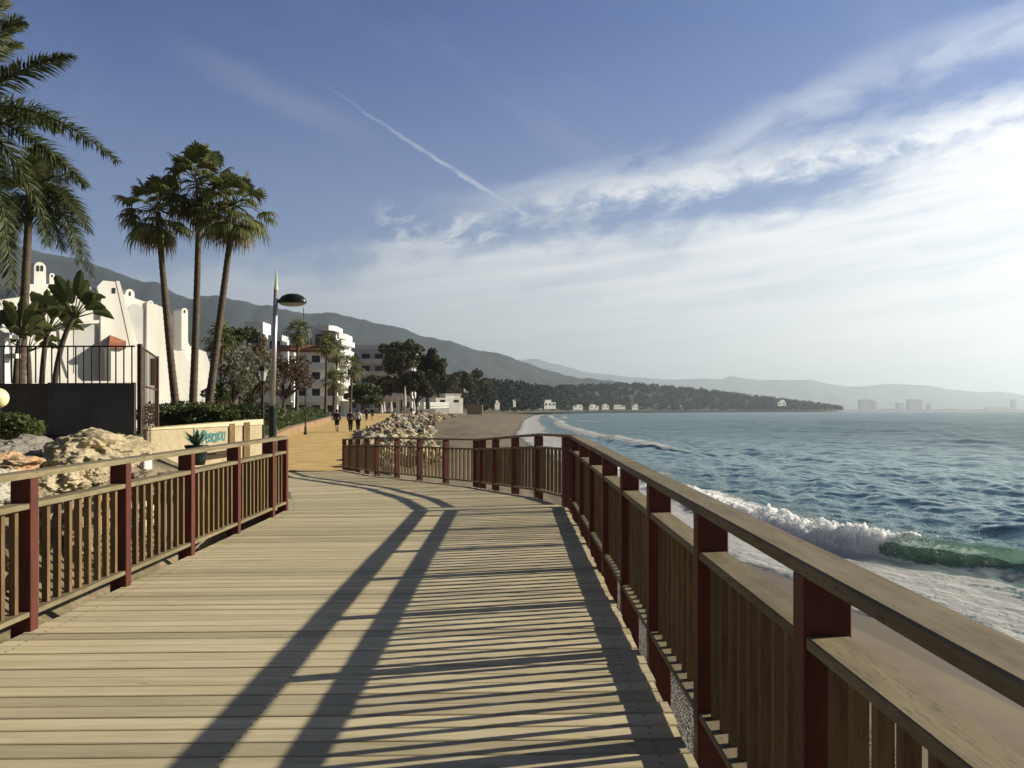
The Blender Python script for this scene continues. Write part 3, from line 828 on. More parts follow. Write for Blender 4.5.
boulder(-60, 4, 470, 560, 9.8, M_rockd, 'dark brown boulder at the edge behind the pale grey block', 14, .5)

# --- charcoal panel fence with its iron railing on top, and the barred gate
Yf = 18.0
g = at(66, 432, Yf); fx0, fx1 = at(-60, 0, Yf).x, at(133, 0, Yf).x
fz0, fz1, fz2 = at(0, 434, Yf).z, at(0, 383, Yf).z, at(0, 345.5, Yf).z
fe = thing('panel_fence', 'charcoal sheet metal fence topped with thin black iron railing', 'fence', ((fx0+fx1)/2, Yf, fz0-.3))
xm = at(48, 0, Yf).x
m = MB(); m.box(xm+.02, fx1, Yf, Yf+.05, fz0, fz1-.004); m.box(xm+.02, fx1, Yf-.02, Yf-.002, fz1-.06, fz1); m.build('panel', M_panel, fe)
m = MB(); m.box(fx0, xm-.02, Yf+.06, Yf+.10, fz0, fz1-.01); m.build('panel', M_panel2, fe)
for px in (49.5, 133, -58):
    m = MB(); x = at(px, 0, Yf).x; m.box(x-.035, x+.035, Yf-.01, Yf+.07, fz0-.5, fz1+.01); m.build('post', M_panel, fe)
m = MB(); m.box(fx0, fx1+.02, Yf+.02, Yf+.05, fz2-.03, fz2); m.build('top_rail', M_iron, fe)
x = fx1 - .04
while x > fx0:
    m = MB(); m.box(x-.011, x+.011, Yf+.024, Yf+.046, fz1, fz2-.03); m.build('bar', M_iron, fe); x -= .170
m = MB(); m.box(fx0, fx1+.15, Yf-.05, Yf+.18, fz0-.8, fz0-.004); m.build('plinth', M_flatdark, fe)
ga0, ga1 = Vector((fx1+.10, Yf+.1, 0)), Vector((at(157, 0, 22.2).x, 22.2, 0))
ga = thing('barred_gate', 'tall rusty barred gate beside the charcoal fence', 'gate', (ga0.x, ga0.y, .55))
gt = (ga1-ga0).normalized(); gl = (ga1-ga0).length
for k in range(13):
    c = ga0 + gt*(gl*k/12)
    m = MB(); m.tube([(c.x, c.y, .55), (c.x, c.y, fz2+.02)], .010, 5); m.build('bar', M_rust, ga)
for zz in (fz2, 2.14, .72):
    m = MB(); c = (ga0+ga1)/2 + Vector((0, 0, zz)); m.cbox(c, gt*gl/2, Vector((gt.y, -gt.x, 0))*.015, Vector((0, 0, .02))); m.build('cross_rail', M_rust, ga)
for c in (ga0, ga1):
    m = MB(); m.box(c.x-.04, c.x+.04, c.y-.04, c.y+.04, .3, fz2+.04); m.build('post', M_rust, ga)
m = MB(); c = ga1 + Vector((-.05, -.12, 2.5)); m.box(c.x-.06, c.x+.05, c.y-.05, c.y+.05, 2.25, 2.95); m.build('lock_box', M_rust, ga)

# --- white ribbed planter box by the gate
pb = thing('planter_box', 'small white ribbed planter box in front of the barred gate', 'planter', (at(137, 0, 15).x, 15, at(0, 470, 15).z))
x0, x1, z0, z1 = at(127.5, 0, 15).x, at(145, 0, 15).x, at(0, 470, 15).z, at(0, 445.5, 15).z
m = MB(); m.box(x0, x1, 15, 15.3, z0, z1)
for k in range(9):
    xx = lerp(x0, x1, (k+.5)/9); m.box(xx-.009, xx+.009, 14.978, 14.998, z0, z1-.005)
m.build('box', M_white2, pb)
m = MB(); m.box(x0+.02, x1-.02, 15.02, 15.28, z1, z1+.012); m.build('soil', M_rockd, pb)

# --- white ornamental gate pier and globe lamp at the far left
gp = thing('gate_pier', 'white stepped gate pier with pyramid cap behind the railing', 'pier', (at(3, 0, 18.6).x, 18.6, .9))
x0 = at(3, 0, 18.6).x; zt = at(0, 333, 18.6).z
m = MB(); m.box(x0-.12, x0+.10, 18.5, 18.72, .9, zt-.12); m.build('shaft', M_white, gp)
m = MB(); m.box(x0-.24, x0+.24, 18.44, 18.78, zt-.12, zt-.04); m.box(x0-.2, x0+.2, 18.48, 18.74, zt-.04, zt); m.build('capital', M_white, gp)
m = MB(); m.lathe([(.15, 0), (.12, .06), (.05, .15), (.0, .22)], (x0, 18.6, zt), 4); m.build('cap', M_white, gp)
m = MB(); z_ = at(0, 356, 18.6).z; m.box(x0+.10, x0+.33, 18.52, 18.7, z_-.05, z_+.05); m.build('ledge', M_white, gp)
M_globe = simple('cream_globe', (.80, .74, .42), rough=.35)
gl_ = thing('globe_lamp', 'cream globe lamp on a short dark pole in front of the brown panel', 'lamp', (at(-2, 0, 14).x, 14, zg(at(-2, 0, 14).x, 14)))
c = at(-2, 398, 14)
m = MB(); m.lathe([(.001, -.165), (.06, -.155), (.115, -.118), (.152, -.065), (.165, 0), (.152, .065), (.115, .118), (.06, .155), (.001, .165)], c, 24); m.build('globe', M_globe, gl_, True)
m = MB(); m.tube([(c.x, c.y, zg(c.x, 14)-.1), (c.x, c.y, c.z-.16)], .03, 8); m.lathe([(.05, -.19), (.06, -.16), (.03, -.15)], c, 12); m.build('pole', M_iron, gl_)

# --- retaining wall with the painted letters
w0, w1 = Vector((at(147, 0, 20.5).x, 20.5, 0)), Vector((at(262, 0, 28.5).x, 28.5, 0))
wt = (w1-w0).normalized(); wn = Vector((wt.y, -wt.x, 0)); wl = (w1-w0).length
def wz(s): return lerp(1.16, 1.31, s/wl)
M_wall = stonemat('buff_wall', (.50, .41, .265), (.58, .49, .335), (.26, .19, .11), 1.6)
M_pil = stonemat('brown_pilaster', (.13, .08, .035), (.19, .12, .055), (.07, .04, .02), 2.0)
rw = thing('retaining_wall', 'buff rendered retaining wall with teal painted lettering beside the walkway', 'wall', (w0.x, w0.y, -.6))
def wallpiece(s0, s1, z0, h0, h1, off0, off1, name, mat):
    m = MB(); a, b_ = w0+wt*s0, w0+wt*s1
    m.hexa([(*(a+wn*off0).xy, z0), (*(a+wn*off1).xy, z0), (*(b_+wn*off1).xy, z0), (*(b_+wn*off0).xy, z0),
            (*(a+wn*off0).xy, h0), (*(a+wn*off1).xy, h0), (*(b_+wn*off1).xy, h1), (*(b_+wn*off0).xy, h1)])
    return m.build(name, mat, rw)
def s_of(px):                                # distance along the wall under a picture column
    k = (px-HX)/F; return (k*w0.y - w0.x)/(wt.x - k*wt.y)
wallpiece(0, wl, -.6, wz(0)-.05, wz(wl)-.05, -.3, 0, 'wall_body', M_wall)
wallpiece(-.03, wl+.03, wz(0)-.05+.02, wz(0), wz(wl), -.33, .035, 'coping', M_wall)
for p0, p1 in ((228, 233.5), (242.5, 248.5)):
    s0, s1 = s_of(p0), s_of(p1); wallpiece(s0, s1, -.5, wz(s0)-.055, wz(s1)-.055, .003, .05, 'pilaster', M_pil)
s0, s1 = s_of(204), s_of(229)
wallpiece(s0, s1, .36, .40, .42, .003, .35, 'ledge', M_rust)
M_teal = simple('teal_paint', (.025, .115, .125), (.05, .19, .20), 6, .7)
fc = bpy.data.curves.new('lettering', 'FONT'); fc.body = 'VPescaou'; fc.size = .86; fc.extrude = .004; fc.space_character = .92; fc.shear = .25; fc.offset = .018
fo_ = bpy.data.objects.new('lettering_curve', fc); COL.objects.link(fo_)
bpy.context.view_layer.update()
lm = bpy.data.meshes.new_from_object(fo_.evaluated_get(bpy.context.evaluated_depsgraph_get())); bpy.data.objects.remove(fo_)
lm.materials.clear(); lm.materials.append(M_teal)
co = np.array([v.co[:] for v in lm.vertices]); co[:, 0] -= co[:, 0].min()
s0, s1 = s_of(197.5), s_of(225.5); kx = (s1-s0)/co[:, 0].max(); kz = .54/.86
rng = np.random.default_rng(2)
for v, q in zip(lm.vertices, co):
    s = s0 + q[0]*kx; zz = lerp(.66, .74, (s-s0)/(s1-s0)) + q[1]*kz + .02*math.sin(q[0]*6)
    p = w0 + wt*s + wn*(.006 + q[2]); v.co = (p.x-rw.location.x, p.y-rw.location.y, zz-rw.location.z)
lo_ = bpy.data.objects.new('lettering', lm); COL.objects.link(lo_); lo_.parent = rw

# --- potted agave in front of the wall
M_pot = simple('dark_green_pot', (.012, .022, .02), rough=.4)
M_agave = simple('agave_leaf', (.06, .12, .085), (.11, .18, .12), 4, .6)
pc = at(196.5, 465, 17.5); ag = thing('potted_agave', 'spiky agave in a dark green pot below the teal lettering', 'potted plant', (pc.x, pc.y, pc.z))
m = MB(); m.lathe([(.0, 0), (.16, 0), (.20, .15), (.215, .36), (.235, .36), (.235, .41), (.20, .41), (.19, .37), (0, .37)], pc, 20); m.build('pot', M_pot, ag, True)
m = MB()
for k in range(22):
    a = k*2.4; e = random.uniform(.45, 1.3); L = random.uniform(.3, .46)
    d_ = Vector((math.cos(a)*math.cos(e), math.sin(a)*math.cos(e), math.sin(e))); sdv = Vector((-math.sin(a), math.cos(a), 0))
    b0 = pc + Vector((0, 0, .38)); mid = b0 + d_*L*.55 + Vector((0, 0, .02)); tip = b0 + d_*L
    m.quad(b0-sdv*.03, b0+sdv*.03, mid+sdv*.04, mid-sdv*.04); m.tri(mid-sdv*.04, mid+sdv*.04, tip)
m.build('leaves', M_agave, ag)

# --- tall street lamp
M_pole = simple('brushed_pole', (.42, .40, .40), (.52, .48, .47), 2, .35, metal=.6)
M_head = simple('dark_green_lamp', (.012, .018, .016), (.02, .028, .024), 3, .3)
M_lens = simple('lamp_glass', (.35, .37, .35), rough=.2)
M_tip = simple('pale_green_finial', (.55, .62, .36), rough=.5)
Yl = 29.0
lb = at(272.5, 410, Yl); zb = float(z_way(Yl)) - .02
sl_ = thing('street_lamp', 'tall grey street lamp with dark oval head and pale green finial', 'street lamp', (lb.x, Yl, zb))
m = MB(); m.tube([(lb.x, Yl, zb), (lb.x, Yl, zb+.1)], [.19, .17], 12); m.tube([(lb.x, Yl, zb+.1), (lb.x, Yl, at(0, 408, Yl).z), (lb.x, Yl, at(0, 406, Yl).z)], [.145, .135, .10], 12); m.build('base', M_head, sl_, False)
zt = at(0, 290, Yl).z
m = MB(); m.tube([(lb.x, Yl, at(0, 406, Yl).z), (lb.x+.12, Yl, zt)], [.095, .075], 12); m.build('pole', M_pole, sl_, True)
m = MB(); m.tube([(lb.x+.12, Yl, zt), (lb.x+.12, Yl, zt+.12)], [.075, .06], 10); m.tube([(lb.x+.12, Yl, zt+.12), (lb.x+.135, Yl, at(0, 268, Yl).z)], [.055, .012], 8); m.build('finial', M_tip, sl_)
m = MB(); hz_ = at(0, 300, Yl).z; m.tube([(lb.x+.12, Yl, hz_-.05), (lb.x+.28, Yl, hz_-.02), (lb.x+.5, Yl, hz_+.12)], [.06, .05, .045], 8); m.build('arm', M_head, sl_)
hc = Vector((at(292.5, 0, Yl).x, Yl, at(0, 303.5, Yl).z))
m = MB(); m.lathe([(.47, 0), (.49, .05), (.46, .14), (.36, .25), (.2, .32), (.0, .345)], hc, 24, sy=.62); m.build('lamp_head', M_head, sl_, True)
m = MB(); m.lathe([(.0, -.10), (.2, -.095), (.36, -.06), (.46, 0)], hc, 24, sy=.6); m.build('lens', M_lens, sl_, True)

# --- lantern posts
def lantern(px, ybase, zb, zt, label):
    x = at(px, 0, ybase).x
    t = thing('lantern_post', label, 'lantern', (x, ybase, zb), 'black lanterns along the promenade')
    m = MB(); m.tube([(x, ybase, zb), (x, ybase, zb+.12), (x, ybase, zb+.16), (x, ybase, zb+.55), (x, ybase, zb+.6)], [.14, .13, .09, .075, .055], 10); m.build('base', M_iron if zb > .1 else M_iron, t)
    m = MB(); m.tube([(x, ybase, zb+.6), (x, ybase, zt-.62)], [.05, .04], 10); m.tube([(x, ybase, zt-.7), (x, ybase, zt-.58)], [.045, .09], 8); m.build('pole', M_iron, t)
    m = MB(); m.lathe([(.09, zt-.56), (.16, zt-.2)], (x, ybase, 0), 6); m.lathe([(.0, zt-.56), (.09, zt-.56)], (x, ybase, 0), 6); m.build('lantern_glass', M_lens, t)
    m = MB(); m.lathe([(.21, zt-.2), (.2, zt-.17), (.12, zt-.06), (.04, zt), (.0, zt+.03)], (x, ybase, 0), 6); m.lathe([(0, zt-.2), (.21, zt-.2)], (x, ybase, 0), 6); m.build('cap', M_iron, t)
lantern(263, 31.0, float(z_way(31))+.1, at(0, 365.5, 31).z, 'black lantern post at the end of the lettered wall, next to the tall lamp')
lantern(305.5, 60.0, float(z_way(60)), at(0, 379.5, 60).z, 'black lantern post standing on the promenade before the white apartments')

# --- low ochre wall along the inner side of the promenade
a, c_ = at(277, 437, 47), at(331, 419, 112)
lw = thing('low_wall', 'low ochre stone wall edging the promenade below the hedge', 'wall', (a.x, 47, float(z_way(47))))
m = MB(); n = 16
for k in range(n):
    y0, y1 = lerp(41, 112, k/n), lerp(41, 112, (k+1)/n)
    x0, x1 = float(x_left(y0))+.05, float(x_left(y1))+.05; za, zb = float(z_way(y0)), float(z_way(y1))
    m.hexa([(x0-.35, y0, za-.3), (x0, y0, za-.3), (x1, y1, zb-.3), (x1-.35, y1, zb-.3), (x0-.35, y0, za+.55), (x0, y0, za+.5), (x1, y1, zb+.5), (x1-.35, y1, zb+.55)])
m.build('stonework', M_rocko, lw)

# ------------------------------------------------------------------ white villas
def arch(cx, z0, w, h, n=8):
    """door or alcove outline in the xz plane"""
    p = [(cx-w/2, z0), (cx+w/2, z0)]
    for k in range(n+1):
        a = math.pi*k/n; p.append((cx+math.cos(a)*w/2, z0+h-w/2+math.sin(a)*w/2))
    return p
NV = Vector((.80, -.60, 0)); TV = Vector((.60, .80, 0))       # the villas' fronts look across the walkway to the sea
class Front:
    """one villa's front: a plane through a point, facing the sea"""
    def __init__(s, px, y): s.o = Vector(((px-HX)/F*y, y, 0))
    def pt(s, px, py, off=0.0):
        o = s.o + NV*off; k = (px-HX)/F
        y = o.dot(NV)/(k*NV.x + NV.y)
        return Vector((k*y, y, EYE + (HY-py)/F*y))
    def slab(s, m, pts, off, depth):
        """outline on the plane `off` metres before the front, pushed `depth` metres back"""
        s.solid(m, [s.pt(a, b_, off) for a, b_ in pts], depth)
    def solid(s, m, P_, depth):
        b0 = len(m.v); n = len(P_); m.v += [tuple(p) for p in P_] + [tuple(p - NV*depth) for p in P_]
        m.face(list(range(b0, b0+n))); m.face(list(range(b0+n, b0+2*n))[::-1])
        for k in range(n): m.face((b0+k, b0+n+k, b0+n+(k+1)%n, b0+(k+1)%n))
    def arch(s, m, px0, px1, py0, py1, off, depth, n=12):
        a, b_ = s.pt(px0, py1, off), s.pt(px1, py1, off); top = s.pt((px0+px1)/2, py0, off).z
        c = (a+b_)/2; w = (Vector((b_.x, b_.y, 0))-Vector((a.x, a.y, 0))).length; z0 = a.z; h = top-z0
        P_ = [Vector((*(c-TV*w/2).xy, z0)), Vector((*(c+TV*w/2).xy, z0))]
        for k in range(n+1):
            t = math.pi*k/n; q = c+TV*math.cos(t)*w/2; P_.append(Vector((q.x, q.y, z0+h-w/2+math.sin(t)*w/2)))
        s.solid(m, P_, depth)
    def chimney(s, root, px0, px1, py0, py1, off, holes=2):
        m = MB(); s.arch(m, px0, px1, py0, py1, off, .9); ch = m.build('chimney', M_white, root)
        for k in range(holes):
            cx = lerp(px0, px1, (k+1)/(holes+1)); w = (px1-px0)*.11; h = px1-px0
            m = MB(); s.arch(m, cx-w, cx+w, py0+h*.28, py0+h*.75, off+.02, .017); m.build('vent', M_flatdark, ch)
def part(f, root, name, mat, pts, off, depth):
    m = MB(); f.slab(m, pts, off, depth); return m.build(name, mat, root)

f = Front(100, 44); c = f.pt(60, 425)
v1 = thing('white_villa', 'white villa with twin vent tower chimney and steep buttress wall behind the iron railing', 'villa', (c.x, c.y, .8), 'white villas')
part(f, v1, 'wall', M_white, [(-90, 432), (101, 425), (101, 312), (97, 292), (88, 285.5), (70, 286), (48, 284), (30, 284), (20, 297), (-2, 300), (-90, 292)], 0, 6)
part(f, v1, 'buttress', M_white, [(100, 425), (138, 425), (137, 352), (118.5, 282), (103, 280.5), (97, 287), (101, 300)], .22, 6)
part(f, v1, 'buttress_edge', M_white, [(130, 345), (138, 345), (119.5, 281), (116, 281)], .25, .027)
f.chimney(v1, 34, 46, 262, 290, -.6); f.chimney(v1, 49.5, 55, 273, 288, -2.5, 1)
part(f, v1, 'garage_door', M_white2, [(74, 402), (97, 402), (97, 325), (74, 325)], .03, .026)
part(f, v1, 'lintel', M_white, [(66, 325), (99, 323), (99, 320), (66, 322)], .5, .497)
m = MB(); f.arch(m, 103.3, 106, 308, 316, .24, .017); m.build('window', M_flatdark, v1)
part(f, v1, 'window', M_flatdark, [(112, 293.5), (115.6, 293.5), (115.6, 287.8), (112, 287.8)], .24, .017)
P0, P1, P2, P3 = f.pt(109, 345, 1.2), f.pt(126, 346, 1.2), f.pt(126, 341, .23), f.pt(110, 335, .23)
m = MB(); dn = Vector((0, 0, -.16)); m.hexa([P0+dn, P1+dn, P2+dn, P3+dn, P0, P1, P2, P3]); m.build('porch_roof', M_tile, v1)
part(f, v1, 'porch_wall', M_white, [(111, 400), (125, 400), (125, 347), (111, 347)], 1.0, .77)
part(f, v1, 'garden_wall', M_white, [(-90, 445), (139, 440), (139, 381), (82, 381), (72, 372), (66, 355), (62, 330), (59, 330), (62, 358), (69, 378), (-90, 381)], 4.2, .3)

f = Front(145, 47); c = f.pt(148, 425)
v2 = thing('white_villa', 'white villa with a shallow arched alcove and two small domed chimneys', 'villa', (c.x, c.y, .8), 'white villas')
part(f, v2, 'wall', M_white, [(117, 430), (168, 430), (164, 311), (158, 305.5), (146, 302), (124, 294.5), (117, 295)], 0, 6)
part(f, v2, 'buttress', M_white, [(146, 430), (172, 430), (170, 360), (163, 309), (158, 305), (147, 302)], .15, .147)
m = MB(); f.arch(m, 127, 144.5, 304, 346, .03, .026); m.build('alcove', M_white2, v2)  # flat arch in greyer render; the recess shade is in its colour
f.chimney(v2, 125.5, 134.5, 289, 300, -.3, 1); f.chimney(v2, 148, 153.5, 300.5, 310, -.3, 1)
f = Front(190, 53); c = f.pt(190, 425)
v3 = thing('white_villa', 'white villa with a tall slim round topped chimney and stepped walls behind the three palms', 'villa', (c.x, c.y, .8), 'white villas')
part(f, v3, 'wall', M_white, [(160, 430), (217, 430), (217, 385), (206, 352), (190, 346), (182, 330), (170, 312), (160, 306)], 0, 6)
part(f, v3, 'alcove', M_white2, [(173, 350), (181, 350), (181, 334), (173, 321)], .03, .026)  # alcove drawn flat, its shade given by the greyer render
part(f, v3, 'terrace_wall', M_white, [(160, 440), (228, 440), (226, 412), (205, 398), (198, 382), (184, 352), (174, 350), (160, 350)], 1.6, .5)
f.chimney(v3, 181.5, 188, 308, 350, .9, 1)
part(f, v3, 'stair_wall', M_wall, [(155, 398), (190, 420), (190, 426), (155, 412)], 3.2, .4)

M_aptw = simple('bright_white_render', (.80, .80, .78), (.72, .72, .70), .6, .9, .1, 10)
# ------------------------------------------------------------------ apartment houses
def flats(name, label, px0, px1, pyb, pyt, y, depth, floors, cols, mat, group, roof=None, inset=.0, bal=True):
    a, c = at(px0, pyb, y), at(px1, pyt, y)
    t = thing(name, label, 'apartments', ((a.x+c.x)/2, y, a.z), group)
    H = c.z-a.z; fh = H/floors; Wd = c.x-a.x
    m = MB(); m.box(a.x, c.x, y, y+depth, a.z-2, c.z); m.build('wall', mat, t)
    for f in range(floors):
        zf = a.z + f*fh
        for k in range(cols):
            cx = a.x + Wd*(k+.5)/cols
            m = MB(); ww = Wd/cols*.30; m.box(cx-ww, cx+ww, y-.03, y-.004, zf+.25*fh, zf+.78*fh); m.build('window', M_dark, t)
        if bal:
            m = MB(); m.box(a.x+Wd*.02, c.x-Wd*.02, y-1.3, y-.035, zf-.12, zf); m.box(a.x+Wd*.02, c.x-Wd*.02, y-1.3, y-1.2, zf, zf+.34*fh); m.build('balcony', mat, t)
        # openings on the sunny end wall
        m = MB()
        for k in range(2):
            yy = y + depth*(k+.5)/2; m.box(c.x+.004, c.x+.03, yy-depth*.12, yy+depth*.12, zf+.3*fh, zf+.75*fh)
        m.build('side_window', M_dark, t)
    m = MB(); m.box(a.x-.25, c.x+.25, y-.3, y+depth+.3, c.z+.002, c.z+.3); m.build('roof_slab', roof or mat, t)
    return t
A1 = flats('apartment_building', 'white apartment block with tiled parapet and rows of dark windows behind the small palms', 296, 336, 418, 352, 150, 14, 4, 3, M_aptw, 'white apartment buildings', M_tile)
p = at(275, 352, 150); q = at(336, 346, 150)
m = MB(); m.hexa([(p.x, 149, p.z), (q.x, 149, p.z), (q.x, 153, q.z), (p.x, 153, q.z), (p.x, 149, p.z+.4), (q.x, 149, p.z+.4), (q.x, 153, q.z+.4), (p.x, 153, q.z+.4)]); m.build('tiled_roof', M_tile, A1)
for (x0, x1, y0, y1) in ((244, 263, 348, 322), (268, 282, 350, 335), (312, 336, 346, 326.5), (300, 311, 346, 338)):
    p, q = at(x0, y0, 156), at(x1, y1, 156); m = MB(); m.box(p.x, q.x, 156, 161, p.z-6, q.z); ph = m.build('penthouse', M_aptw, A1)
    m = MB(); m.box(lerp(p.x, q.x, .15), lerp(p.x, q.x, .85), 155.96, 155.996, p.z+.2, lerp(p.z, q.z, .6)); m.build('window', M_dark, ph)
for k, (x0, x1, py) in enumerate(((318, 336, 326), (338, 346, 334), (338, 348.5, 340.5), (338, 347.5, 350), (338, 346, 360), (338, 349, 371), (338, 349, 383), (338, 349, 396))):
    p, q = at(x0, py+5, 152), at(x1, py, 152); m = MB()
    pts = [(p.x, 158), (p.x, 151.2), (q.x-1.0, 150.6), (q.x-.25, 151.4), (q.x, 153), (q.x, 158)]
    m.plan(pts, p.z, q.z); m.build('curved_balcony', M_aptw, A1)
p, q = at(337, 418, 153), at(345.5, 335, 153); m = MB(); m.box(p.x+.3, q.x-.3, 153.5, 160, p.z, q.z); m.build('wing', M_white2, A1)
for px, h in ((300, 5), (303.5, 7), (318, 4)):
    p = at(px, 345, 158); m = MB(); m.tube([(p.x, 158, p.z), (p.x, 158, p.z+h)], .07, 5); m.build('mast', M_iron, A1)
A0 = flats('apartment_building', 'lower white apartment wing beside the tall street lamp', 240, 294, 418, 352, 168, 14, 4, 4, M_aptw, 'white apartment buildings', M_tile)
A2 = flats('apartment_building', 'distant grey apartment block with long shaded terraces left of the pines', 346, 412, 412, 351, 235, 16, 5, 5, M_white2, 'white apartment buildings')
p, q = at(350, 351, 238), at(398, 344.5, 238); m = MB(); m.box(p.x, q.x, 238, 248, p.z, q.z); m.build('penthouse', M_white2, A2)
# ------------------------------------------------------------------ plants
def leafmat(name, a, b, rough=.6, tr=.25, orand=.12):
    m, nt, bs = newmat(name)
    k = attr(nt, 'rnd')
    c = mix(nt, k, a, b)
    c = mul(nt, c, objrand(nt).lin(0, 1, 1-orand, 1+orand))
    put(nt, bs.inputs['Base Color'], c); bs.inputs['Roughness'].default_value = rough
    t = nt.nodes.new('ShaderNodeBsdfTranslucent'); put(nt, t.inputs['Color'], mul(nt, c, 1.3))
    mx = nt.nodes.new('ShaderNodeMixShader'); mx.inputs[0].default_value = tr
    o = nt.nodes['Material Output']; nt.links.new(bs.outputs[0], mx.inputs[1]); nt.links.new(t.outputs[0], mx.inputs[2]); nt.links.new(mx.outputs[0], o.inputs[0])
    return m
M_fan = leafmat('fan_leaf', (.042, .058, .016), (.165, .172, .058))
M_date = leafmat('date_leaf', (.036, .052, .018), (.118, .130, .046))
M_dry = leafmat('dry_frond', (.16, .115, .055), (.24, .17, .085))
M_olive = leafmat('dark_leaf', (.020, .032, .011), (.075, .088, .030))
M_grey = leafmat('grey_leaf', (.085, .088, .062), (.19, .185, .135))
M_red = leafmat('rusty_leaf', (.075, .052, .036), (.15, .105, .072))
M_bush = leafmat('bush_leaf', (.036, .055, .015), (.115, .135, .040))
M_hedge = leafmat('hedge_leaf', (.030, .052, .013), (.085, .118, .032))
M_banana = leafmat('paddle_leaf', (.06, .08, .026), (.17, .18, .062), .45)
M_pine = leafmat('pine_needles', (.034, .036, .016), (.112, .102, .050), .8, .2)
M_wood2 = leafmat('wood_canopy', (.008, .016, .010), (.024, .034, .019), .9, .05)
M_bark = simple('palm_bark', (.125, .095, .07), (.075, .056, .042), 5, .9, .6, 26, stretch=(1, 1, 3.5))
M_bark2 = simple('grey_bark', (.085, .07, .055), (.05, .04, .032), 6, .9, .4, 20)

def curve(p0, p1, p2, n):
    """quadratic arc"""
    p0, p1, p2 = Vector(p0), Vector(p1), Vector(p2)
    return [p0*(1-t)**2 + p1*(2*t*(1-t)) + p2*t*t for t in (k/n for k in range(n+1))]

def palm_trunk(m, pts, r0, r1, base=1.5, n=12, rings=70):
    pts = [Vector(p) for p in pts]; P_, Rd = [], []
    for k in range(rings+1):
        t = k/rings
        if len(pts) == 3: c = pts[0]*(1-t)**2 + pts[1]*(2*t*(1-t)) + pts[2]*t*t
        else: c = pts[0].lerp(pts[1], t)
        P_.append(c); Rd.append(lerp(r0, r1, t)*(1+(base-1)*math.exp(-t*16))*(1.0 + (.05 if k % 2 else -.03)))
    m.tube(P_, Rd, n)

def fan_leaf(m, c, d, L, rad, droop, segs=17, rnd=None):
    """one fan of a Washingtonia: petiole, then pleated fingers whose tips hang"""
    d = Vector(d).normalized(); up = Vector((0, 0, 1))
    side = d.cross(up); side = side.normalized() if side.length > .05 else Vector((1, 0, 0))
    nrm = side.cross(d).normalized()
    e = c + d*L + Vector((0, 0, -droop*.25*L))
    m.tube([c, c+d*L*.55, e], [.022, .018, .012], 4, cap=False, r=rnd)
    for k in range(segs):
        a = lerp(-1.75, 1.75, k/(segs-1)) + random.uniform(-.04, .04)
        v = (d*math.cos(a) + side*math.sin(a)).normalized(); ln = rad*(1.0 - .18*abs(a)/1.75)*random.uniform(.88, 1.1)
        w = side*math.cos(a) - d*math.sin(a); hw = .046*rad*1.5
        mid = e + v*ln*.55 - nrm*.05*ln + Vector((0, 0, -.06*droop*ln)); 
        t1 = mid + (v*.30 + Vector((0, 0, -.22*droop)))*ln*.9
        t2 = t1 + (v*.10 + Vector((0, 0, -.34*droop)))*ln*random.uniform(.7, 1.6)
        r = random.random() if rnd is None else rnd
        m.quad(e-w*hw*.15, e+w*hw*.15, mid+w*hw, mid-w*hw, r=r)
        m.quad(mid-w*hw, mid+w*hw, t1+w*hw*.55, t1-w*hw*.55, r=r)
        m.tri(t1-w*hw*.55, t1+w*hw*.55, t2, r=r)
def fan_palm(label, base, mid, top, r0, r1, seed, n=32, L=.85, rad=1.0, group=None, name='fan_palm', skirt=18, segs=20, cat='palm tree'):
    random.seed(seed)
    base, top = Vector(base), Vector(top)
    t = thing(name, label, cat, base, group)
    m = MB(); palm_trunk(m, [base-Vector((0,0,.3)), mid, top] if mid is not None else [base-Vector((0,0,.3)), top], r0, r1, 1.35); m.build('trunk', M_bark, t, True)
    m = MB()
    for k in range(n):
        a = k*2.39996 + random.uniform(-.2, .2); e = lerp(1.35, -.65, (k/n)**.85) + random.uniform(-.12, .12)
        d = (math.cos(a)*math.cos(e), math.sin(a)*math.cos(e), math.sin(e))
        fan_leaf(m, top+Vector((0,0,.1)), d, L*random.uniform(.75, 1.15), rad*random.uniform(.85, 1.1), lerp(.45, 1.25, k/n), segs)
    m.build('crown', M_fan, t)
    if skirt:
        m = MB()
        for k in range(skirt):
            a = k*2.39996 + .7; e = random.uniform(-1.2, -.75)
            d = (math.cos(a)*math.cos(e), math.sin(a)*math.cos(e), math.sin(e))
            fan_leaf(m, top+Vector((0,0,-.05)), d, L*random.uniform(.35, .8), rad*random.uniform(.6, .85), 1.3, 11)
        m.build('dead_leaf_skirt', M_dry, t)
    return t
GP = 'three tall fan palms in front of the villas'
Yp = 33.0
fan_palm('leftmost of three tall fan palms, its trunk curving in front of the white villa', at(178, 418, Yp), at(167, 330, Yp), at(158, 212, Yp), .155, .105, 3, group=GP, L=1.1, rad=.72)
fan_palm('middle and tallest of three tall fan palms, trunk nearly straight', at(192, 418, Yp+.6), at(197, 310, Yp+.6), at(199.5, 186, Yp+.6), .155, .105, 5, group=GP, n=34, L=1.1, rad=.76)
fan_palm('rightmost of three tall fan palms, trunk leaning to the right with straw coloured dead leaves', at(206, 418, Yp-.5), at(220, 320, Yp-.5), at(234, 208, Yp-.5), .155, .105, 8, group=GP, L=1.1, rad=.72, skirt=26)

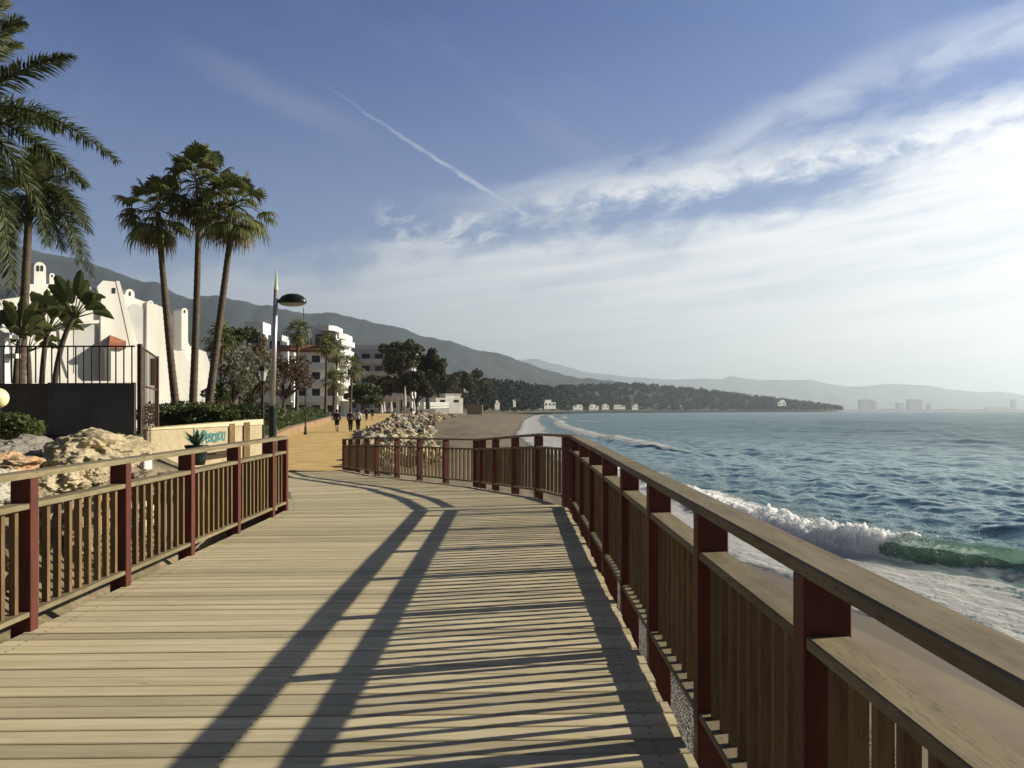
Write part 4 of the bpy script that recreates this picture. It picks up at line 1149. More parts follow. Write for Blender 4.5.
# small palms along the promenade
G2 = 'small palms in front of the white apartments'
for i, (px, pyt, pyb, y, lab, rad) in enumerate(((298, 331, 411, 78, 'tallest small palm in front of the tiled apartment block', 1.15), (327, 345, 410, 96, 'small palm with drooping crown before the balconies, between two others', 1.2),
        (337, 354, 410, 108, 'small palm before the curved balcony ends of the apartment block', 1.2), (335, 379, 413, 84, 'low young palm with bushy crown behind the walkers', 1.1), (352, 366, 410, 118, 'small palm right of the apartment block, near the grey block', 1.5), (222, 338, 405, 75, 'palm half hidden between the tall fan palms and the apartment wing', 1.4))):
    b_ = at(px-1.5, pyb, y); tp = at(px, pyt, y)
    fan_palm(lab, b_, None, tp, .17, .13, 30+i, n=20, L=.7*rad, rad=.85*rad, group=G2, skirt=5, segs=9)

# date palms whose fronds reach in from the left
def frond(m, pts, leaf=.40, pairs=46, lean=.35, r=None, hang=.25, start=.16):
    m.tube(pts, [lerp(.026, .006, k/(len(pts)-1)) for k in range(len(pts))], 5, cap=False, r=.95)
    n = len(pts)-1
    for k in range(pairs):
        t = lerp(start, .995, k/(pairs-1)); i = min(int(t*n), n-1); c = Vector(pts[i]).lerp(Vector(pts[i+1]), t*n-i)
        d = (Vector(pts[i+1])-Vector(pts[i])).normalized(); s = d.cross(Vector((0, 0, 1))); s = s.normalized() if s.length > .05 else Vector((0, 1, 0))
        up = s.cross(d)
        ln = leaf*(math.sin(math.pi*(.16+.80*t))**.6)*random.uniform(.85, 1.1)
        for sg in (-1, 1, -1, 1):
            ph = random.uniform(-.75, 1.15); v = (s*sg*math.cos(ph) + d*lerp(.55, 1.3, t) + up*math.sin(ph)).normalized()
            tip = c + v*ln + Vector((0, 0, -hang*ln*random.uniform(.7, 1.3))); mid = c + v*ln*.5 + Vector((0, 0, -.05*ln))
            w = d*.017
            rr = random.random() if r is None else min(1, max(0, r+random.uniform(-.3, .3)))
            m.quad(c-w*.6, c+w*.6, mid+w, mid-w, r=rr); m.tri(mid-w, mid+w, tip, r=rr)
def frond_px(m, c, ctrl, tip, y0, ytip, **kw):
    p1 = at(*ctrl, (y0+ytip)/2); p2 = at(*tip, ytip)
    frond(m, curve(c, p1, p2, 16), **kw)
random.seed(21)
Yd = 13.0
cA = at(-42, 112, Yd); gA = zg(cA.x, Yd)
dA = thing('date_palm', 'big date palm at the left edge, long feathery fronds arching into the sky', 'palm tree', (cA.x-.25, Yd, gA), 'feathery date palms at the left edge')
m = MB(); palm_trunk(m, [(cA.x-.25, Yd, gA-.3), (cA.x-.1, Yd, (gA+cA.z)/2), (cA.x, Yd, cA.z)], .24, .20, 1.25); m.build('trunk', M_bark, dA, True)
m = MB()
for (ct, tp, yt, lf) in (((20, 62), (72, 56), 12.4, .30), ((35, 88), (118, 162), 12.2, .36), ((30, 120), (86, 186), 12.8, .34), ((28, 105), (60, 130), 14.4, .3),
                         ((-5, 20), (22, 22), 13.4, .34), ((-10, 10), (12, -20), 13.2, .34), ((-12, 40), (20, 45), 14, .3), ((5, 160), (12, 290), 12.0, .36), ((-20, 150), (-4, 300), 12.4, .36), ((10, 130), (48, 226), 13.6, .34)):
    frond_px(m, cA, ct, tp, Yd, yt, leaf=lf*1.15, pairs=86)
for k in range(30):
    a = random.uniform(math.pi*.55, math.pi*1.75); e = random.uniform(-.2, 1.25); Ln = random.uniform(1.9, 2.5)
    d_ = Vector((math.cos(a)*math.cos(e), math.sin(a)*math.cos(e), math.sin(e)))
    frond(m, curve(cA, cA+d_*Ln*.55+Vector((0,0,.35)), cA+d_*Ln+Vector((0, 0, -.9*math.cos(e))), 12), leaf=.34, pairs=40)
m.build('crown', M_date, dA)
Ye = 19.6
cB = at(30, 196, Ye)
dB = thing('date_palm', 'slimmer date palm with a thin bare trunk below yellowish drooping fronds', 'palm tree', (at(20, 0, Ye).x, Ye, .9), 'feathery date palms at the left edge')
m = MB(); palm_trunk(m, [(at(18, 0, Ye).x, Ye, .7), (at(22, 0, Ye).x, Ye, 3.2), (cB.x, Ye, cB.z)], .11, .085, 1.3, 10); m.build('trunk', M_bark, dB, True)
m = MB()
for (ct, tp, yt, r_) in (((62, 185), (92, 276), 18.4, .55), ((58, 176), (84, 225), 15.5, .4), ((50, 165), (86, 182), 15.2, .7), ((48, 172), (74, 204), 17, .5), ((30, 168), (62, 163), 16.6, .8), ((20, 165), (45, 158), 15, .9),
                         ((70, 200), (80, 262), 15.2, .5), ((50, 205), (62, 250), 16.5, .35), ((5, 170), (-25, 190), 15.6, .6), ((0, 190), (-18, 262), 15.2, .5), ((12, 195), (4, 255), 16.6, .4), ((8, 160), (-10, 165), 17, .8), ((42, 200), (48, 246), 15, .45), ((28, 160), (34, 150), 16.3, .9), ((70, 178), (90, 232), 16.6, .4), ((20, 190), (15, 232), 15, .4)):
    frond_px(m, cB, ct, tp, Ye, yt+3.6*(yt > 15.9)+3.6*(yt <= 15.9)*(yt < 18), leaf=.46, pairs=60, r=r_)
m.build('crown', M_date, dB)

# paddle-leaved plants behind the iron railing
def paddle_plant(label, px, pyb, pyt, y, seed, n=10, lean=(0, 0), size=1.0):
    random.seed(seed)
    b_ = at(px, pyb, y); tp = at(px+lean[0], pyt, y)
    t = thing('strelitzia', label, 'plant', (b_.x, y, zg(b_.x, y)), 'paddle leaved plants behind the iron railing')
    m = MB(); m.tube(curve((b_.x, y, zg(b_.x, y)), (b_+Vector((0, 0, .3)))*.5+tp*.5 + Vector((-.08*lean[0]/10, 0, 0)), tp, 10), [lerp(.075, .05, k/10) for k in range(11)], 8); m.build('stem', M_bark2, t, True)
    m = MB()
    for k in range(n):
        a = (k % 2)*math.pi + random.uniform(-.55, .55); e = lerp(.35, 1.45, k/(n-1)) + random.uniform(-.15, .15)
        d = Vector((math.cos(a)*math.cos(e), math.sin(a)*math.cos(e)*.6, math.sin(e))).normalized()
        s = d.cross(Vector((0, -1, .2))).normalized(); pl = random.uniform(.35, .6)*size; L = random.uniform(.62, .88)*size; w = .155*size
        p = tp + d*pl; m.tube([tp, p], [.02, .012], 4, cap=False, r=.8)
        prev = None; nn = 7; r = random.random(); torn = random.uniform(.6, 1)
        for j in range(nn+1):
            u_ = j/nn; c = p + d*L*u_ + Vector((0, 0, -.35*u_*u_*L*math.cos(e)*1.6)); ww = w*math.sin(math.pi*min(1, .08+.92*u_))**.55*(1 if j not in (3, 5) else torn)
            q = (c - s*ww + Vector((0, -.03, .03)), c, c + s*ww + Vector((0, -.03, .03)))
            if prev:
                m.quad(prev[0], prev[1], q[1], q[0], r=r); m.quad(prev[1], prev[2], q[2], q[1], r=min(1, r+.15))
            prev = q
    m.build('leaves', M_banana, t)
    return t
paddle_plant('paddle leaved plant with upright dark leaves left of the thin palm trunk', 14, 384, 338, 19.4, 4, 15, (6, 0), .78)
paddle_plant('bushy paddle leaved plant right beside the thin palm trunk', 40, 384, 332, 19.8, 6, 18, (8, 0), .82)
paddle_plant('paddle leaved plant with a long leaning stem and orange brown leaf bases', 50, 384, 318, 19.0, 9, 15, (24, 0), .82)
paddle_plant('short paddle leaved plant low behind the iron railing', 30, 384, 352, 20.4, 12, 9, (-2, 0), .8)

# leafy masses
def leaf_cloud(centres, n, size, seed=0, shell=.55):
    """little leaf faces through the volume of several ellipsoids: (x, y, z, rx, ry, rz)"""
    g = np.random.default_rng(seed); vol = np.array([c[3]*c[4]*c[5] for c in centres])**.7; pr = vol/vol.sum()
    idx = g.choice(len(centres), n, p=pr); C_ = np.array(centres)[idx]
    d = g.normal(size=(n, 3)); d /= np.linalg.norm(d, axis=1)[:, None]
    rad = g.random(n)**(1/3); rad = shell + (1-shell)*rad; rad *= np.where(g.random(n) < .12, 1.18, 1.0)
    p = C_[:, :3] + d*rad[:, None]*C_[:, 3:6]
    t = g.normal(size=(n, 3)); t /= np.linalg.norm(t, axis=1)[:, None]
    b_ = np.cross(t, g.normal(size=(n, 3))); b_ /= np.linalg.norm(b_, axis=1)[:, None]
    s = size*g.uniform(.6, 1.4, n)[:, None]
    V = np.stack([p - t*s, p + b_*s*.55, p + t*s, p - b_*s*.55], 1).reshape(-1, 3)
    return V, np.arange(n*4).reshape(-1, 4), g.random(n)
def foliage(name, mat, centres, n, size, seed, parent=None, loc=(0,0,0), shell=.55):
    V, Q, r = leaf_cloud(centres, n, size, seed, shell)
    off = np.array(parent.location) if parent is not None else np.array(loc)
    return npmesh(name, V-off, Q, mat, {'rnd': ('FACE', r)}, False, (0,0,0) if parent is not None else loc, parent)
def clumps(c, rx, ry, rz, k, seed, sub=.42):
    g = random.Random(seed); L = []
    for i in range(k):
        a = g.uniform(0, 6.283); e = g.uniform(-.6, 1.3); q = g.uniform(.45, .95)
        f = g.uniform(.7, 1.25)
        L.append((c[0]+math.cos(a)*math.cos(e)*rx*q, c[1]+math.sin(a)*math.cos(e)*ry*q, c[2]+math.sin(e)*rz*q, rx*sub*f, ry*sub*f, rz*sub*f*.8))
    return L
def limbs(m, base, crown, r, seed, k=7, fork=.35):
    g = random.Random(seed); base = Vector(base)
    f = base.lerp(Vector((base.x, base.y, crown[0][2])), fork)
    m.tube([base-Vector((0,0,.2)), base.lerp(f, .5)+Vector((g.uniform(-.1, .1)*r*4, 0, 0)), f], [r*1.25, r, r*.85], 8)
    for c in g.sample(crown, min(k, len(crown))):
        q = Vector(c[:3]); mid = f.lerp(q, .5) + Vector((g.uniform(-.3, .3), g.uniform(-.3, .3), g.uniform(0, .3)))*r*4
        m.tube([f, mid, q], [r*.6, r*.38, r*.12], 6)
def tree(name, label, cat, base, c, rx, ry, rz, k, n, size, mat, seed, r=.15, group=None, sub=.42, bark=None, shell=.5, limbk=7, fork=.35):
    t = thing(name, label, cat, base, group); cr = clumps(c, rx, ry, rz, k, seed, sub)
    m = MB(); limbs(m, base, cr, r, seed, limbk, fork); m.build('trunk', bark or M_bark2, t)
    foliage('crown', mat, cr, n, size, seed, t, shell=shell)
    return t
def shrub(label, px, py, y, rx, rz, n, size, mat, seed, name='round_shrub', group='round shrubs above the lettered wall', k=7):
    c = at(px, py, y); cr = clumps(c, rx, rx*.8, rz, k, seed, .5) + [(c.x, c.y, c.z-rz*.2, rx*.7, rx*.6, rz*.75)]
    loc = (c.x, c.y, c.z-rz); o = foliage(name, mat, cr, n, size, seed, None, loc, .6); return tag(o, label, 'shrub', group)
shrub('leafy green shrub between the brown panel and the grey boulder', 20, 428, 14.8, .52, .22, 2600, .035, M_bush, 3, group='shrubs by the fence', k=10)
shrub('low dark shrub under the charcoal fence at the left edge', -6, 424, 15.2, .42, .25, 1800, .035, M_bush, 4, group='shrubs by the fence')
shrub('small dark shrub right of the big beige boulder', 128, 440, 13.6, .2, .1, 500, .03, M_bush, 5, group='shrubs by the fence')
for i, (px, py, rx, rz, lab) in enumerate(((168, 419, .5, .28, 'round olive green shrub at the left end above the lettered wall'), (186, 416, .62, .36, 'round green shrub above the wall, left of the lettering'), (205, 414, .68, .42, 'biggest round green shrub directly above the lettering'), (222, 417, .45, .25, 'flat green shrub right of the biggest round shrub'))):
    shrub(lab, px, py, 26.0, rx, rz, 2000, .05, M_bush, 40+i)
c0, c1 = at(150, 411, 31), at(262, 411, 33)
hd = [(lerp(c0.x, c1.x, k/13), lerp(31, 34, k/13), lerp(c0.z, c1.z, k/13)-.1+random.uniform(-.08, .08), .55, .5, .42) for k in range(14)]
tag(foliage('dark_hedge', M_olive, hd, 7000, .06, 8, None, (c0.x, 31, .9), .5), 'long dark hedge at the foot of the three palms', 'hedge')
hd = []
for k in range(26):
    y = lerp(44, 112, k/25); x = float(x_left(y)) - 1.0; hd.append((x, y, float(z_way(y))+.95, .85, 1.6, .62)); hd.append((x-1.3, y, float(z_way(y))+1.25, .9, 1.6, .6))
tag(foliage('green_hedge', M_hedge, hd, 16000, .09, 9, None, (hd[0][0], 44, .3), .45), 'long green hedge above the low ochre wall', 'hedge')
tree('tamarisk', 'bare looking grey shrub tree with several stems, left one behind the palms', 'tree', tuple(at(232, 412, 37)), tuple(at(231, 382, 37)), 1.05, 1.0, 1.35, 26, 1500, .07, M_grey, 5, .07, 'grey shrub trees by the palms', .26, limbk=26, fork=.12, shell=.3)
tree('tamarisk', 'bushy grey shrub tree just left of the black lantern', 'tree', tuple(at(249, 412, 39)), tuple(at(250, 378, 39)), 1.25, 1.1, 1.7, 30, 1900, .07, M_grey, 6, .075, 'grey shrub trees by the palms', .26, limbk=30, fork=.12, shell=.3)
tree('tamarisk', 'small dark shrub tree low in front of the villa terrace', 'tree', tuple(at(216, 412, 36)), tuple(at(216, 393, 36)), .6, .6, .75, 12, 1200, .06, M_olive, 7, .05, 'grey shrub trees by the palms', .3, limbk=10, fork=.15, shell=.3)
tree('rusty_tree', 'reddish brown tree behind the tall street lamp', 'tree', tuple(at(284, 410, 56)), tuple(at(284, 378, 56)), 1.9, 1.7, 1.9, 26, 2200, .11, M_red, 8, .12, None, .30, limbk=16, fork=.2, shell=.35)
tree('rusty_tree', 'reddish brown shrub tree left of the tall street lamp, against the apartment wing', 'tree', tuple(at(262, 408, 58)), tuple(at(262, 366, 58)), 1.3, 1.2, 2.0, 20, 2600, .12, M_red, 9, .1, None, .30, limbk=14, fork=.2, shell=.35)
tree('leafy_tree', 'dark leafy tree crown behind the tall palms and the lantern', 'tree', tuple(at(240, 408, 80)), tuple(at(238, 350, 80)), 2.6, 2.0, 2.2, 18, 3400, .2, M_olive, 10, .18, None, .36, shell=.45)
# pines and other trees beside the beach club
tree('pine_tree', 'tall broad umbrella pine with brownish crown above the beach club', 'tree', tuple(at(403, 410, 165)), tuple(at(401, 360, 165)), 4.4, 3.6, 4.2, 44, 6500, .28, M_pine, 12, .4, 'pines above the beach club', .22, shell=.4, limbk=16, fork=.5)
tree('pine_tree', 'dark dense pine just right of the umbrella pine', 'tree', tuple(at(428, 408, 170)), tuple(at(429, 370, 170)), 3.2, 3.0, 4.4, 38, 6500, .28, M_pine, 13, .38, 'pines above the beach club', .26, shell=.45, limbk=14, fork=.45)
tree('pine_tree', 'lower dark pine between the grey apartment block and the umbrella pine', 'tree', tuple(at(381, 410, 160)), tuple(at(380, 388, 160)), 3.6, 3.0, 2.6, 24, 6000, .32, M_pine, 14, .3, 'pines above the beach club', .36, shell=.45)
tree('pine_tree', 'lowest dark pine filling the gap under the two tall pines', 'tree', tuple(at(415, 410, 158)), tuple(at(415, 386, 158)), 3.2, 3.0, 2.7, 22, 5600, .32, M_pine, 15, .3, 'pines above the beach club', .36, shell=.45)
for i, (px, py, y, rx, rz, lab) in enumerate(((446, 388, 290, 5.5, 4.5, 'dark tree above the flat white beach house'), (462, 384, 330, 5.5, 5.5, 'dark tree right of the white beach house with a white villa peeping through'), (477, 386, 380, 6.0, 6.0, 'dark tree at the start of the coastal wood'), (363, 396, 130, 2.6, 2.0, 'low green tree in front of the grey apartment block'))):
    tree('leafy_tree', lab, 'tree', tuple(at(px, 409, y)), tuple(at(px, py, y)), rx, rx, rz, 18, 3600, rx*.085, M_pine if i < 3 else M_hedge, 60+i, .3, 'trees along the shore', .38, shell=.45)
# ------------------------------------------------------------------ rock armour, people, beach club, far coast
random.seed(77)
variants = []
for k in range(9):
    m = MB(); m.blob((0, 0, 0), 1.0, .8, .66, 3, .36, 1.3, 100+k, flat=.26, fine=.06)
    variants.append(m)
proto = []
G3 = 'rock armour between the promenade and the beach'
mats = [M_rock, M_rockd, M_rock, M_rockg, M_rock, M_rockd, M_rock, M_rockg, M_rockd]
for k, m in enumerate(variants):
    o = m.build('armour_rock', mats[k], loc=(0, 0, 0)); proto.append(o)
LAB = ['pale rough boulder in the rock armour along the promenade', 'brown angular boulder in the rock armour along the promenade', 'grey angular boulder in the rock armour along the promenade']
cnt = 0; spots = []
y = 32.5
while y < 300:
    wv = float(np.interp(y, [32, 45, 70, 120, 175], [1.8, 4.6, 6.0, 6.0, 5.0]))
    for j in range(int(np.interp(y, [32, 45, 80, 175], [2, 5, 5, 4]))):
        spots.append((float(x_right(y)) + .35 + random.random()*wv, y + random.uniform(-.5, .5)))
    y += np.interp(y, [32, 80, 175, 300], [1.05, 2.5, 5.6, 10])
random.shuffle(spots); spots = spots[:290]
for i, (x, y) in enumerate(spots):
    k = i % 9; p = proto[k]
    o = p if i < 9 else p.copy()
    if i >= 9: COL.objects.link(o)
    s = random.uniform(.34, .72) * float(np.interp(y, [32, 80, 175], [.85, 1.15, 1.7]))
    t = x - float(x_right(y))
    zz = max(zg(x, y), float(z_way(y))*(1-min(t/6, 1)) + (ZS+1.2)*min(t/6, 1)) + s*random.uniform(.05, .40)
    o.location = (x, y, zz); o.rotation_euler = (random.uniform(-.5, .5), random.uniform(-.5, .5), random.uniform(0, 6.28)); o.scale = (s*random.uniform(.8, 1.3), s, s*random.uniform(.8, 1.15))
    tag(o, LAB[0 if mats[k] is M_rock else 1 if mats[k] is M_rockd else 2], 'boulder', G3)

# --- people
M_skin = simple('skin', (.42, .25, .17), rough=.6)
M_hair = simple('dark_hair', (.03, .022, .016), rough=.7)
def cloth(name, c): return simple(name, c, tuple(v*.75 for v in c), 6, .85)
def person(label, x, y, top, trouser, stride=.3, seed=0, short=False, bag=None, h=1.72, turn=0.0, hair=True):
    """a walking figure seen from behind: one skinned body, clothes as shells over it"""
    g = random.Random(seed); z0 = float(z_way(y)); k = h/1.72
    root = thing('person', label, 'person', (x, y, z0), 'people walking on the promenade'); root.rotation_euler = (0, 0, turn)
    s = stride
    J = {'pel': (0, 0, .94), 'wai': (0, -.01, 1.10), 'che': (0, 0, 1.32), 'neck': (0, .0, 1.48), 'hb': (0, .015, 1.56), 'head': (0, .02, 1.64), 'top': (0, .015, 1.70),
         'shl': (-.17, 0, 1.41), 'ell': (-.23, -.06*s*4, 1.14), 'wrl': (-.22, .10*s*4, .92), 'hal': (-.215, .13*s*4, .83),
         'shr': (.17, 0, 1.41), 'elr': (.23, .06*s*3, 1.14), 'wrr': (.22, .12*s*4, .93), 'har': (.215, .17*s*4, .85),
         'hil': (-.09, 0, .90), 'knl': (-.10, s*.55, .50), 'anl': (-.10, s*.75, .10), 'tol': (-.11, s*.75+.16, .035),
         'hir': (.09, 0, .90), 'knr': (.10, -s*.15, .49), 'anr': (.10, -s*.95, .13), 'tor': (.11, -s*.95+.14, .035)}
    Rd = {'pel': .155, 'wai': .14, 'che': .16, 'neck': .058, 'hb': .075, 'head': .098, 'top': .07, 'shl': .072, 'ell': .048, 'wrl': .034, 'hal': .038, 'shr': .072, 'elr': .048, 'wrr': .034, 'har': .038,
          'hil': .10, 'knl': .066, 'anl': .045, 'tol': .035, 'hir': .10, 'knr': .066, 'anr': .045, 'tor': .035}
    E = [('pel', 'wai'), ('wai', 'che'), ('che', 'neck'), ('neck', 'hb'), ('hb', 'head'), ('head', 'top'), ('che', 'shl'), ('shl', 'ell'), ('ell', 'wrl'), ('wrl', 'hal'), ('che', 'shr'), ('shr', 'elr'), ('elr', 'wrr'), ('wrr', 'har'),
         ('pel', 'hil'), ('hil', 'knl'), ('knl', 'anl'), ('anl', 'tol'), ('pel', 'hir'), ('hir', 'knr'), ('knr', 'anr'), ('anr', 'tor')]
    def skin(name, keys, grow, mat):
        idx = {n: i for i, n in enumerate(keys)}
        me = bpy.data.meshes.new(name); me.from_pydata([tuple(c*k for c in J[n]) for n in keys], [(idx[a], idx[b_]) for a, b_ in E if a in idx and b_ in idx], [])
        o = bpy.data.objects.new(name, me); COL.objects.link(o)
        md = o.modifiers.new('skin', 'SKIN'); sv = me.skin_vertices[0].data
        for n, i in idx.items(): 
            r = (Rd[n]+grow)*k; sv[i].radius = (r, r*.78 if n in ('pel', 'wai', 'che') else r)
        sv[0].use_root = True
        md2 = o.modifiers.new('sub', 'SUBSURF'); md2.levels = 1; md2.render_levels = 1
        bpy.context.view_layer.update()
        m2 = bpy.data.meshes.new_from_object(o.evaluated_get(bpy.context.evaluated_depsgraph_get()))
        bpy.data.objects.remove(o); m2.name = name; m2.materials.clear(); m2.materials.append(mat)
        for p in m2.polygons: p.use_smooth = True
        o = bpy.data.objects.new(name, m2); COL.objects.link(o); o.parent = root; return o
    skin('body', list(J), 0, M_skin)
    skin('top', ['che', 'wai', 'pel', 'shl', 'ell', 'shr', 'elr'] + ([] if short == 'vest' else ['wrl', 'wrr']), .022, top)
    skin('trousers', ['pel', 'hil', 'knl', 'hir', 'knr'] + ([] if short else ['anl', 'anr']), .024, trouser)
    skin('shoes', ['anl', 'tol'], .012, M_dark); skin('shoes', ['anr', 'tor'], .012, M_dark)
    if hair:
        m = MB(); m.blob((0, .0, 1.655*k), .112, .122, .115, 2, .12, 2, seed); hb = m.build('hair', M_hair, None, True, loc=(0, 0, 0)); hb.parent = root
    return root
M_navy = cloth('navy_cloth', (.018, .022, .035)); M_black = cloth('black_cloth', (.015, .014, .015)); M_greyc = cloth('grey_cloth', (.10, .10, .11)); M_whitec = cloth('white_cloth', (.62, .60, .58)); M_pink = cloth('pink_cloth', (.45, .22, .22)); M_purple = cloth('plum_cloth', (.06, .045, .07))
def pp(px, y): return (px-HX)/F*y
person('lone walker in dark jacket and shorts on the inner side of the promenade', pp(337, 66), 66, M_navy, M_black, .30, 1, True)
person('walker in dark plum jacket and trousers, left of the couple', pp(350.5, 65), 65, M_purple, M_black, .22, 2)
person('walker in white top and dark trousers, right of the couple', pp(358, 66), 66, M_whitec, M_black, .25, 3)
person('distant walker in black, left of two far figures by the rocks', pp(366.5, 112), 112, M_black, M_navy, .2, 4)
person('distant walker in grey shorts and black top, right of two far figures by the rocks', pp(372.5, 116), 116, M_black, M_greyc, .26, 5, True)
person('distant figure in pink top beside the folded parasols', pp(417, 168), 168, M_pink, M_greyc, .1, 6)
person('distant figure in navy beside the folded parasols', pp(411.5, 160), 160, M_navy, M_black, .12, 7)

# --- beach club: folded parasols, screens, white fence, flat white house
M_canvas = simple('white_canvas', (.62, .60, .56), (.52, .50, .46), 4, .9)
for i, (px, y, h, lab) in enumerate(((405, 150, 5.4, 'tallest folded white parasol in front of the pines'), (418.5, 158, 5.6, 'tall folded white parasol right of the umbrella pine trunk'), (384, 140, 2.6, 'short folded parasol left of the beach screens'), (381.5, 132, 2.2, 'shortest folded parasol beside the far walkers'), (391, 146, 2.7, 'slim folded parasol before the pale screens'), (414, 152, 3.0, 'folded parasol between the two tall ones'))):
    x = pp(px, y); zb = float(z_way(y))+.1
    t = thing('folded_parasol', lab, 'parasol', (x, y, zb), 'folded parasols at the beach club')
    m = MB(); m.tube([(x, y, zb), (x, y, zb+h)], .045, 6); m.build('pole', M_white2, t)
    m = MB(); m.lathe([(.05, h*.28), (.26, h*.34), (.22, h*.6), (.12, h*.85), (.03, h)], (x, y, zb), 8); m.build('canvas', M_canvas, t)
for i, (x0, x1, py0, py1, y, lab) in enumerate(((392, 397, 400, 393, 150, 'small pale square screen left at the beach club'), (398, 403, 400, 393.5, 151, 'small pale square screen next to the tallest parasol'))):
    a, b_ = at(x0, py0, y), at(x1, py1, y); t = thing('sign_board', lab, 'board', (a.x, y, float(z_way(y))), 'pale boards at the beach club')
    m = MB(); m.box(a.x, b_.x, y, y+.06, a.z, b_.z); m.build('board', M_canvas, t)
    for xx in (a.x+.06, b_.x-.06):
        m = MB(); m.tube([(xx, y+.1, float(z_way(y))), (xx, y+.1, b_.z)], .04, 6); m.build('leg', M_white2, t)
a, b_ = at(424, 410, 200), at(449, 403, 235)
t = thing('picket_fence', 'long white fence at the top of the beach below the white house', 'fence', (a.x, 200, a.z))
n = 26
for k in range(n+1):
    x, y, z_ = lerp(a.x, b_.x, k/n), lerp(200, 235, k/n), lerp(a.z, b_.z-1.6, k/n)
    m = MB(); m.box(x-.05, x+.05, y-.05, y+.05, z_-1, z_+1.75); m.build('picket', M_white, t)
for q in (.5, 1.1, 1.6):
    m = MB(); d_ = Vector((b_.x-a.x, 35, b_.z-1.6-a.z)); c = Vector((a.x, 199.9, a.z+q)) + d_/2; m.cbox(c, d_/2, Vector((0, .03, 0)), Vector((0, 0, .2))); m.build('rail', M_white2, t)
def house(label, px0, px1, pyb, pyt, y, blocks=None, mat=None, win=3, seed=0, group='white houses along the coast'):
    a, c = at(px0, pyb, y), at(px1, pyt, y); W_, H = c.x-a.x, c.z-a.z; dep = max(4, min(14, W_*.5))
    t = thing('house', label, 'house', ((a.x+c.x)/2, y, a.z), group); mat = mat or M_white
    m = MB(); m.box(a.x, c.x, y, y+dep, a.z-3, lerp(a.z, c.z, .62)); m.build('wall', mat, t)
    g = random.Random(seed); q = g.uniform(.0, .4)
    m = MB(); m.box(a.x+W_*q, a.x+W_*(q+.55), y+.4, y+dep*.9, lerp(a.z, c.z, .62)+.01, c.z); m.build('upper_storey', mat, t)
    m = MB(); m.box(a.x+W_*q-.15, a.x+W_*(q+.55)+.15, y+.2, y+dep*.9+.2, c.z+.005, c.z+.25); m.build('roof', M_tile if seed % 2 else mat, t)
    t.rotation_euler = (0, 0, R(33))
    for k in range(win):
        x = a.x + W_*(k+.5)/win; m = MB(); m.box(x-W_*.09, x+W_*.09, y-.05, y-.005, a.z+H*.12, a.z+H*.42); m.build('window', M_dark, t)
    return t
house('flat white beach house with a dark open terrace at the end of the rocks', 434, 465, 403.5, 394.5, 260, win=2, seed=2)
house('small bright white villa among dark trees above the beach house', 463, 472, 386, 380, 400, win=2, seed=4)
house('tiny white villa left of the trees, just above the flat beach house', 432, 438, 392, 384, 330, win=2, seed=6)
house('white house with upper storey at the middle of the far wood', 543, 557, 406, 400, 820, win=3, seed=8)
house('long low white house left of the middle coast house', 527, 543, 407, 403.2, 800, win=4, seed=10)
house('small white kiosk on the upper beach before the wood', 494.5, 500, 405, 400.5, 560, win=1, seed=12)
house('pale hut between beach and wood, right of the kiosk', 513, 516, 403, 400, 640, win=1, seed=14)
house('white beach bar with reddish roof on the curving shore', 572, 584, 407.8, 404.6, 1150, win=2, seed=15)
house('white low house on the curving shore, right of the beach bar', 588, 600, 408, 404.6, 1350, win=2, seed=16)
house('red roofed pale house by the water under the wood', 601, 610, 408, 404, 1480, win=2, seed=17)
house('long pale building behind the shore at the foot of the wood', 612, 627, 407.5, 405, 1600, win=4, seed=18)
house('white cube house at the waterline before the headland', 631, 639, 408.5, 404.4, 1720, win=2, seed=20)
house('bright white boathouse on the shore under the headland', 668, 671.5, 409, 404.8, 1900, win=1, seed=22)
house('low white house right of the boathouse under the headland', 675, 684, 409, 405.5, 1950, win=2, seed=24)
house('white houses front stepping up the slope near the headland tip', 776, 788, 405, 400, 2200, win=2, seed=26)
# orange stone wall and dune kiosk at the end of the beach
a, b_ = at(467, 412, 330), at(482.5, 404.5, 330)
m = MB(); m.box(a.x, b_.x, 330, 334, a.z-1, b_.z)
tag(m.build('stone_wall', M_rocko), 'orange stone wall where the promenade meets the far beach', 'wall')

# --- wooded coast and headland: ground rising behind the shore, one mass of trees
_hp = [436, 450, 480, 500, 540, 557, 600, 640, 700, 770, 825, 843]
_hd = [300, 340, 480, 570, 760, 1020, 1480, 1740, 1960, 2140, 2240, 2275]
_ht = [386, 379, 378, 377, 383, 384.5, 382, 381, 387, 396, 402.5, 406]
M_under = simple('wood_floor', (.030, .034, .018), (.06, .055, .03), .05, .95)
pxs = np.linspace(430, 846, 130); ts = np.linspace(0, 1, 12)
PX, T = np.meshgrid(pxs, ts); D0 = np.interp(PX, _hp, _hd); D1 = D0*(1.16) + 60
top = (HY - np.interp(PX, _hp, _ht))/F*D1 - np.interp(D0, [300, 900, 2300], [8, 11, 15])
fade = sstep(846, 815, PX)
Z_ = np.where(T < .7, lerp(0.8, np.maximum(top, 1.2), sstep(0, .7, T)), np.maximum(top, 1.2)*(1-sstep(.7, 1.0, T)*.5))*1.0 - (1-fade)*4 - 1.2*(T == 0)
Dd = D0 + (D1-D0)*T/.7
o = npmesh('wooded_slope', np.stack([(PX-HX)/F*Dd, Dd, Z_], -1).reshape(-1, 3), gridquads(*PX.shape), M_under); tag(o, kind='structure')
g = np.random.default_rng(4); CN = []
